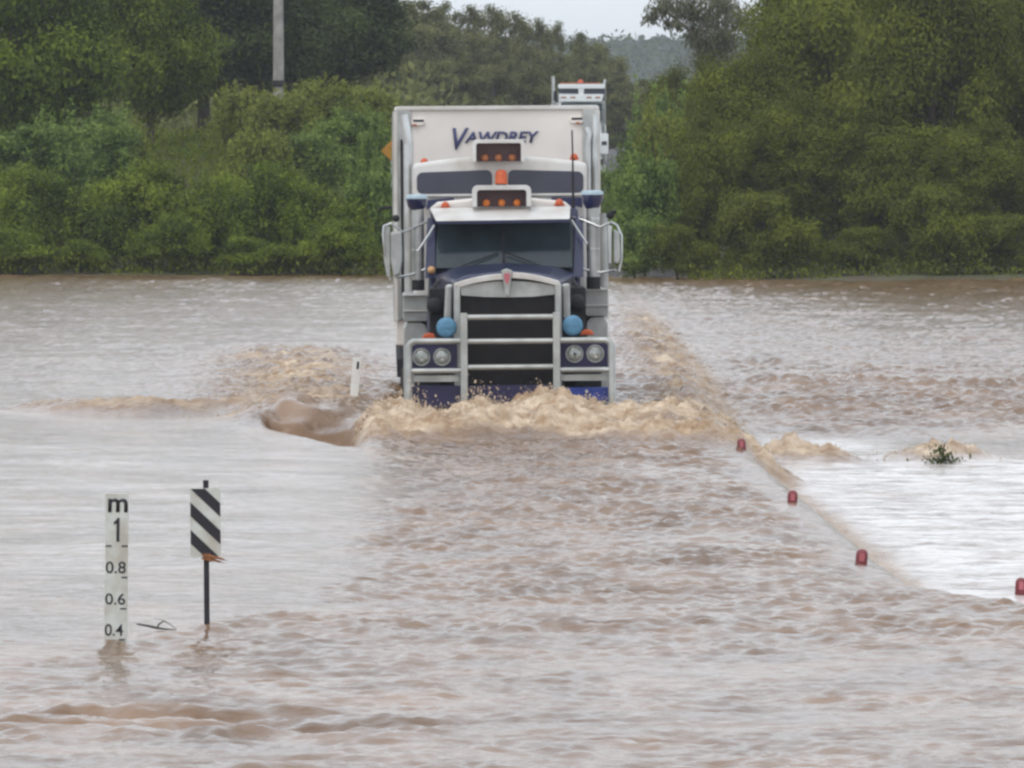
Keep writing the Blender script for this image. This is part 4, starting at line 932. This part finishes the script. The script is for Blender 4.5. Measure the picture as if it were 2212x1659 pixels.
for pxs, top in (((880.5,), 246), ((1275.5, 1290.0), 247)):
    for i_, px in enumerate(pxs):
        dy = 5.7 + .0 * i_; wide = 10.5 if len(pxs) == 1 else 7.2; q = S(wide, dy); xc = X(px + (6 if len(pxs) == 1 else 0), dy)
        zt1 = Z(top + (0 if i_ or len(pxs) == 1 else 30), dy)
        s_ = 1 if px < 1000 else -1
        # straight pipe, then an outward leaning mitred tip
        b = MB(); b.tube([(xc, dy, 1.0), (xc, dy, Z(310, dy))], q, 18); ex_ = part(b, 'exhaust_stack', M['chrome'])
        b = MB(); b.tube([(xc, dy, Z(310, dy) + .001), (xc - s_ * S(2, dy), dy, Z(292, dy)), (xc - s_ * S(9 if i_ == 0 and len(pxs) == 1 else (-5 if i_ == 0 else 1), dy), dy, zt1)], [q, q * 1.02, q * .8], 18); part(b, 'stack_tip', M['chrome'], ex_)
    for yy_, zz in ((5.5, 460), (5.5, 560)):
        pass
# perforated heat shields below
for px in (886, 1308):
    b = MB(); b.tube([(X(px, 5.3), 5.3, Z(690, 5.3)), (X(px, 5.3), 5.3, Z(462, 5.3))], S(9, 5.3), 16); part(b, 'heat_shield', M['alloy'])
# --- mirrors
def mirror(poly, y, arm, knob, name='side_mirror'):
    b = MB(); P = [(X(px, y), Z(py, y)) for px, py in poly]; b.prism(P, y, y + .16); mo = part(b, name, M['alloy'], bevel=.02)
    b = MB()
    for a in arm: b.tube([(X(px, yy_), yy_, Z(py, yy_)) for px, py, yy_ in a], .014, 8)
    part(b, 'mirror_bracket', M['chrome'], mo)
    b = MB()
    for px, py, q in knob: b.lathe([(0, -.05), (S(q * .7, y), -.04), (S(q, y), .0), (S(q * .7, y), .05), (0, .06)], (X(px, y), y, Z(py, y)), 'Y', 16)
    part(b, 'spotter_mirror', M['black'], mo)
    return mo
lm = mirror([(847, 500), (872, 497), (873, 560), (868, 590), (853, 597), (847, 560)], 2.5,
    [[(846, 602, 2.6), (838, 575, 2.6), (834, 540, 2.55), (831, 505, 2.55), (833, 486, 2.55), (850, 480, 2.55)], [(850, 482, 2.6), (875, 500, 2.65), (920, 480, 2.7), (948, 470, 2.8)], [(858, 598, 2.6), (890, 592, 2.7), (922, 580, 2.7)], [(905, 542, 2.45), (930, 505, 2.5), (942, 485, 2.5)]],
    [(859, 470, 8)])
b = MB(); b.prism([(X(832, 2.5), Z(556, 2.5)), (X(838, 2.5), Z(596, 2.5)), (X(846.5, 2.5), Z(598, 2.5)), (X(846.5, 2.5), Z(488, 2.5)), (X(831, 2.5), Z(484, 2.5))], 2.56, 2.62); part(b, 'mirror_panel', M['alloy'], lm, .008)
b = MB(); b.box((X(838, 2.5), 2.6, Z(447, 2.5)), (S(27, 2.5), .06, S(7, 2.5)), Matrix.Rotation(R(-4), 3, 'Y')); part(b, 'aerial_arm', M['black'], lm, .01)
mirror([(1329, 497), (1342, 503), (1343, 560), (1339, 572), (1329, 570)], 2.5,
    [[(1322, 480, 2.6), (1336, 488, 2.6), (1346, 510, 2.6), (1346, 560, 2.6), (1340, 588, 2.6)], [(1322, 482, 2.6), (1300, 492, 2.65), (1262, 476, 2.7), (1240, 470, 2.8)], [(1333, 585, 2.6), (1300, 590, 2.7), (1262, 582, 2.7)], [(1272, 528, 2.45), (1252, 498, 2.5), (1238, 476, 2.5)]],
    [(1322, 466, 9), (1331, 459, 5)])
b = MB(); b.prism([(X(1318, 2.5), Z(572, 2.5)), (X(1325, 2.5), Z(572, 2.5)), (X(1326, 2.5), Z(490, 2.5)), (X(1316, 2.5), Z(487, 2.5))], 2.56, 2.66); part(b, 'mirror_panel', M['chrome'], lm, .01)
b = MB(); b.lathe([(0, -.03), (S(7, 2.4), -.02), (S(9, 2.4), .02), (0, .04)], (X(935, 2.4), 2.42, Z(582, 2.4)), 'Y', 14); part(b, 'side_lamp', mat('cream_amber_lens', (.55, .32, .14), .4))
# --- chassis and drive wheels
b = MB(); b.box((0, 4.2, .75), (.9, 6.5, .28)); part(b, 'chassis', M['steel'], bevel=.02)
def dual(y, parent=None):
    for s_ in (-1, 1):
        b = MB()
        b.lathe([(.30, -.27), (.47, -.27), (.51, -.24), (.51, -.03), (.45, 0), (.51, .03), (.51, .24), (.47, .27), (.30, .27)], (s_ * .97, y, .52), 'X', 28)
        w_ = part(b, 'wheel', M['tyre'], parent)
        if parent is None:
            b = MB(); b.lathe([(.30, s_ * .22), (.26, s_ * .10), (.1, s_ * .12), (0, s_ * .14)], (s_ * .97, y, .52), 'X', 20); part(b, 'rim', M['alloy'], w_)
dual(6.2); dual(7.5)
# --- trailer
yt = 6.6; y2 = 20.5
xa, xb = X(857, yt), X(1299, yt); ztop = Z(229, yt)
b = MB(); b.prism(rrect(xa, xb, Z(745, yt), ztop, .03), yt, y2); tr = part(b, 'trailer', M['cream'], bevel=.02)
b = MB(); b.box(((xa + xb) / 2, yt - .012, ztop - S(4, yt)), (xb - xa - .05, .05, S(9, yt))); part(b, 'top_rail', M['white'], tr, .01)
for px0, px1 in ((857, 893), (1263, 1299)):
    b = MB(); s_ = 1 if px0 < 1000 else -1
    b.prism([(X(px0, yt), Z(690, yt)), (X(px1, yt), Z(690, yt)), (X(px1, yt), Z(238, yt)), (X(px0, yt), Z(236, yt))], yt - .035, yt - .002); part(b, 'corner_post', M['alloy'], tr, .01)
    xq = X(860 if s_ > 0 else 1296, yt)
    b = MB(); b.box((X(872.5 if s_ > 0 else 1283, yt), yt - .045, (Z(690, yt) + Z(300, yt)) / 2), (S(6, yt), .02, Z(300, yt) - Z(690, yt))); part(b, 'dark_gap_strip', M['black'], tr)  # black strip painted in for the shaded gap between trailer corner and stack
    b = MB(); b.tube([(xq, yt - .03, Z(690, yt)), (xq, yt - .03, Z(240, yt))], S(5, yt), 10); part(b, 'corner_tube', M['white'], tr)
for px, py in ((908, 263), (1250, 261)):
    b = MB(); b.prism(rrect(X(px - 15, yt), X(px + 14, yt), Z(py + 7, yt), Z(py - 7, yt), S(6, yt)), yt - .03, yt + .01); mk = part(b, 'corner_vent', M['cream'], tr, .008)
    b = MB(); b.prism(rrect(X(px - 11, yt), X(px + 13, yt), Z(py - 1, yt), Z(py - 6, yt), S(2, yt)), yt - .034, yt - .0305); part(b, 'vent_slot', M['steel'], tr)
    b = MB(); b.box((X(px + (3 if px > 1000 else -7), yt), yt - .035, Z(py + 6, yt)), (S(9, yt), .02, S(4, yt))); part(b, 'vent_slot', M['dimamber'], tr)
LET = M['letter']
text_mesh('V', Z(276, yt) - Z(323, yt), LET, 'lettering', tr, X(1000, yt), Z(323, yt), yt - .02, S(36, yt), shear=.28, bold=.02)
text_mesh('AWDREY', Z(284, yt) - Z(309, yt), LET, 'lettering', tr, X(1089, yt), Z(309, yt), yt - .02, S(162, yt), shear=.22, bold=.03)
b = MB(); b.box((xa + .06, 13.5, .98), (.1, 13.5, .22)); b.box((xb - .06, 13.5, .98), (.1, 13.5, .22)); part(b, 'chassis_rail', M['steel'], tr)
for yy_ in np.arange(7.4, 20.4, 1.15):
    b = MB(); b.box((xa - .012, yy_, (Z(705, yt) + ztop) / 2), (.02, .06, ztop - Z(705, yt) - .1)); part(b, 'side_stake', M['alloy'], tr)
for yy_ in (16.4, 17.7, 19.0): dual(yy_, tr)
for s_, xx in ((-1, xa), (1, xb)):
    b = MB(); b.box((xx - s_ * .32, 19.9, .75), (.5, .03, .7)); part(b, 'mud_flap', M['black'], tr)

# ================================================================== the second truck, far up the road
Y2 = 364.0; K = Y2 / F
x2 = px_to_x(1256, Y2); z2g = float(terrain(x2, Y2)) + .03
t2 = empty('truck', (x2, Y2, z2g), (0, 0, R(1.5)))
tag(t2, 'distant white truck on the far road, showing above the near trailer', 'truck')
def X2(px): return (px - 1256) * K
def Z2(py): return HC - (py - YH) * K - z2g
def p2(mb, name, m, parent=None, bevel=0.02): return mb.build(name, M[m] if isinstance(m, str) else m, parent or t2, bevel)
W2 = mat('bright_white_paint', (.80, .82, .82), .3, coat=.3)
b = MB(); b.hexa([(X2(1211), 1.6, .9), (X2(1302), 1.6, .9), (X2(1302), 3.6, .9), (X2(1211), 3.6, .9), (X2(1211), 1.9, Z2(197)), (X2(1302), 1.9, Z2(197)), (X2(1302), 3.6, Z2(197)), (X2(1211), 3.6, Z2(197))]); c2_ = p2(b, 'cab', W2)
b = MB(); b.prism(rrect(X2(1208), X2(1310), Z2(191), Z2(181), .08), 1.5, 2.0); p2(b, 'roof_visor', W2, None, .02)
for a_, b_ in ((1209, 1252), (1264, 1310)):
    b = MB(); b.prism([(X2(a_), Z2(201)), (X2(b_), Z2(202 if a_ < 1260 else 203)), (X2(b_), Z2(191)), (X2(a_), Z2(191))], 1.62, 1.72); p2(b, 'roof_window', 'tint')
b = MB(); b.prism([(X2(1253), Z2(206)), (X2(1263), Z2(206)), (X2(1265), Z2(188)), (X2(1251), Z2(188))], 1.52, 1.6); p2(b, 'centre_pillar', W2)
b = MB(); b.prism([(X2(1214), Z2(219)), (X2(1303), Z2(219)), (X2(1307), Z2(203)), (X2(1210), Z2(203))], 1.5, 1.75); p2(b, 'visor_panel', W2)
for a_ in (1220, 1240, 1275, 1294):
    b = MB(); b.box((X2(a_), 1.49, Z2(210)), (.22, .03, .06)); p2(b, 'marker_lamp', 'dimamber', None, .01)
b = MB(); b.prism([(X2(1214), Z2(262)), (X2(1303), Z2(262)), (X2(1303), Z2(222)), (X2(1214), Z2(222))], 1.5, 1.58); p2(b, 'windscreen', 'glass')
b = MB(); b.hexa([(X2(1232), 0, .6), (X2(1285), 0, .6), (X2(1290), 1.55, .6), (X2(1226), 1.55, .6), (X2(1232), 0, 1.75), (X2(1285), 0, 1.75), (X2(1290), 1.55, 2.1), (X2(1226), 1.55, 2.1)]); p2(b, 'bonnet', W2)
b = MB(); b.prism([(X2(1235), .7), (X2(1282), .7), (X2(1282), 1.65), (X2(1235), 1.65)], -.04, -.005); p2(b, 'grille', 'chrome')
b = MB(); b.prism([(X2(1205), .4), (X2(1308), .4), (X2(1308), .75), (X2(1205), .75)], -.25, -.05); p2(b, 'bumper', 'alloy')
for a_ in (1220, 1297):
    b = MB(); b.lathe([(.1, .05), (.1, 0), (0, -.03)], (X2(a_), .1, 1.0), 'Y', 16); p2(b, 'headlight', 'lamp', None, 0)
    b = MB(); b.lathe([(.3, -.14), (.5, -.14), (.52, 0), (.5, .14), (.3, .14)], (X2(a_), .9, .52), 'X', 24); p2(b, 'wheel', 'tyre', None, 0)
b = MB(); b.box((X2(1256), 1.9, Z2(179)), (X2(1300) - X2(1212), .06, .03)); b.lathe([(.12, 0), (.12, .08), (.06, .15), (0, .16)], (X2(1257), 1.9, Z2(179)), 'Z', 14); p2(b, 'roof_lamp_bar', 'orange', None, 0)
for a_, tp0 in ((1201, 163), (1313, 170)):
    b = MB(); b.tube([(X2(a_), 4.0, .9), (X2(a_ ), 4.0, Z2(tp0 + 12)), (X2(a_ + (-1 if a_ < 1250 else 3)), 4.0, Z2(tp0))], .075, 10); p2(b, 'exhaust_stack', 'chrome', None, 0)
    b = MB(); b.box((X2(a_ + (3 if a_ < 1250 else -5)), 3.0, Z2(206)), (.14, .14, .42)); p2(b, 'air_cleaner', 'black')
b = MB(); b.prism([(X2(1214), Z2(235)), (X2(1315), Z2(235)), (X2(1311), Z2(222)), (X2(1303), Z2(219)), (X2(1214), Z2(219))], 3.7, 16); p2(b, 'trailer', 'alloy')
b = MB(); b.box((X2(1256), 9.9, (Z2(235) + 1) / 2 + .0), (X2(1314) - X2(1206), 12.3, Z2(236) - 1)); p2(b, 'trailer_body', 'alloy')
for a_ in (1205, 1307):
    b = MB(); b.prism(rrect(X2(a_ - 10), X2(a_ + 10), Z2(333), Z2(288), .05), 1.5, 1.62); mm = p2(b, 'side_mirror', W2)
    b = MB(); b.box((X2(a_ + 1), 1.48, Z2(309)), (.22, .02, .16)); p2(b, 'mirror_glass', 'steel', mm, .01)
    b = MB(); b.tube([(X2(a_ + 4), 1.6, Z2(287)), (X2(a_ + 4), 1.7, Z2(270)), (X2(1256 + (a_ - 1256) * .8), 1.8, Z2(262))], .03, 8); p2(b, 'mirror_arm', 'alloy', mm, 0)
    b = MB(); b.box((X2(a_ + 4), 1.56, Z2(342)), (.12, .08, .3)); p2(b, 'lower_mirror', 'alloy', mm)

# ------------------------------------------------------------------ haze
HAZE = 0.00020
if HAZE > 0:
    hm = bpy.data.materials.new('air_haze'); hm.use_nodes = True; n = hm.node_tree.nodes; l = hm.node_tree.links; n.clear()
    o_ = n.new('ShaderNodeOutputMaterial'); v = n.new('ShaderNodeVolumePrincipled')
    v.inputs['Color'].default_value = (.86, .90, .96, 1); v.inputs['Density'].default_value = HAZE; v.inputs['Anisotropy'].default_value = 0.0
    l.new(v.outputs[0], o_.inputs['Volume'])
    b = MB(); b.box((0, 0, 18.0), (7200, 9100, 40.0 + 2 * 14))
    hzo = b.build('haze', hm); tag(hzo, 'thin pale damp air over the river and far trees', 'haze', kind='stuff')
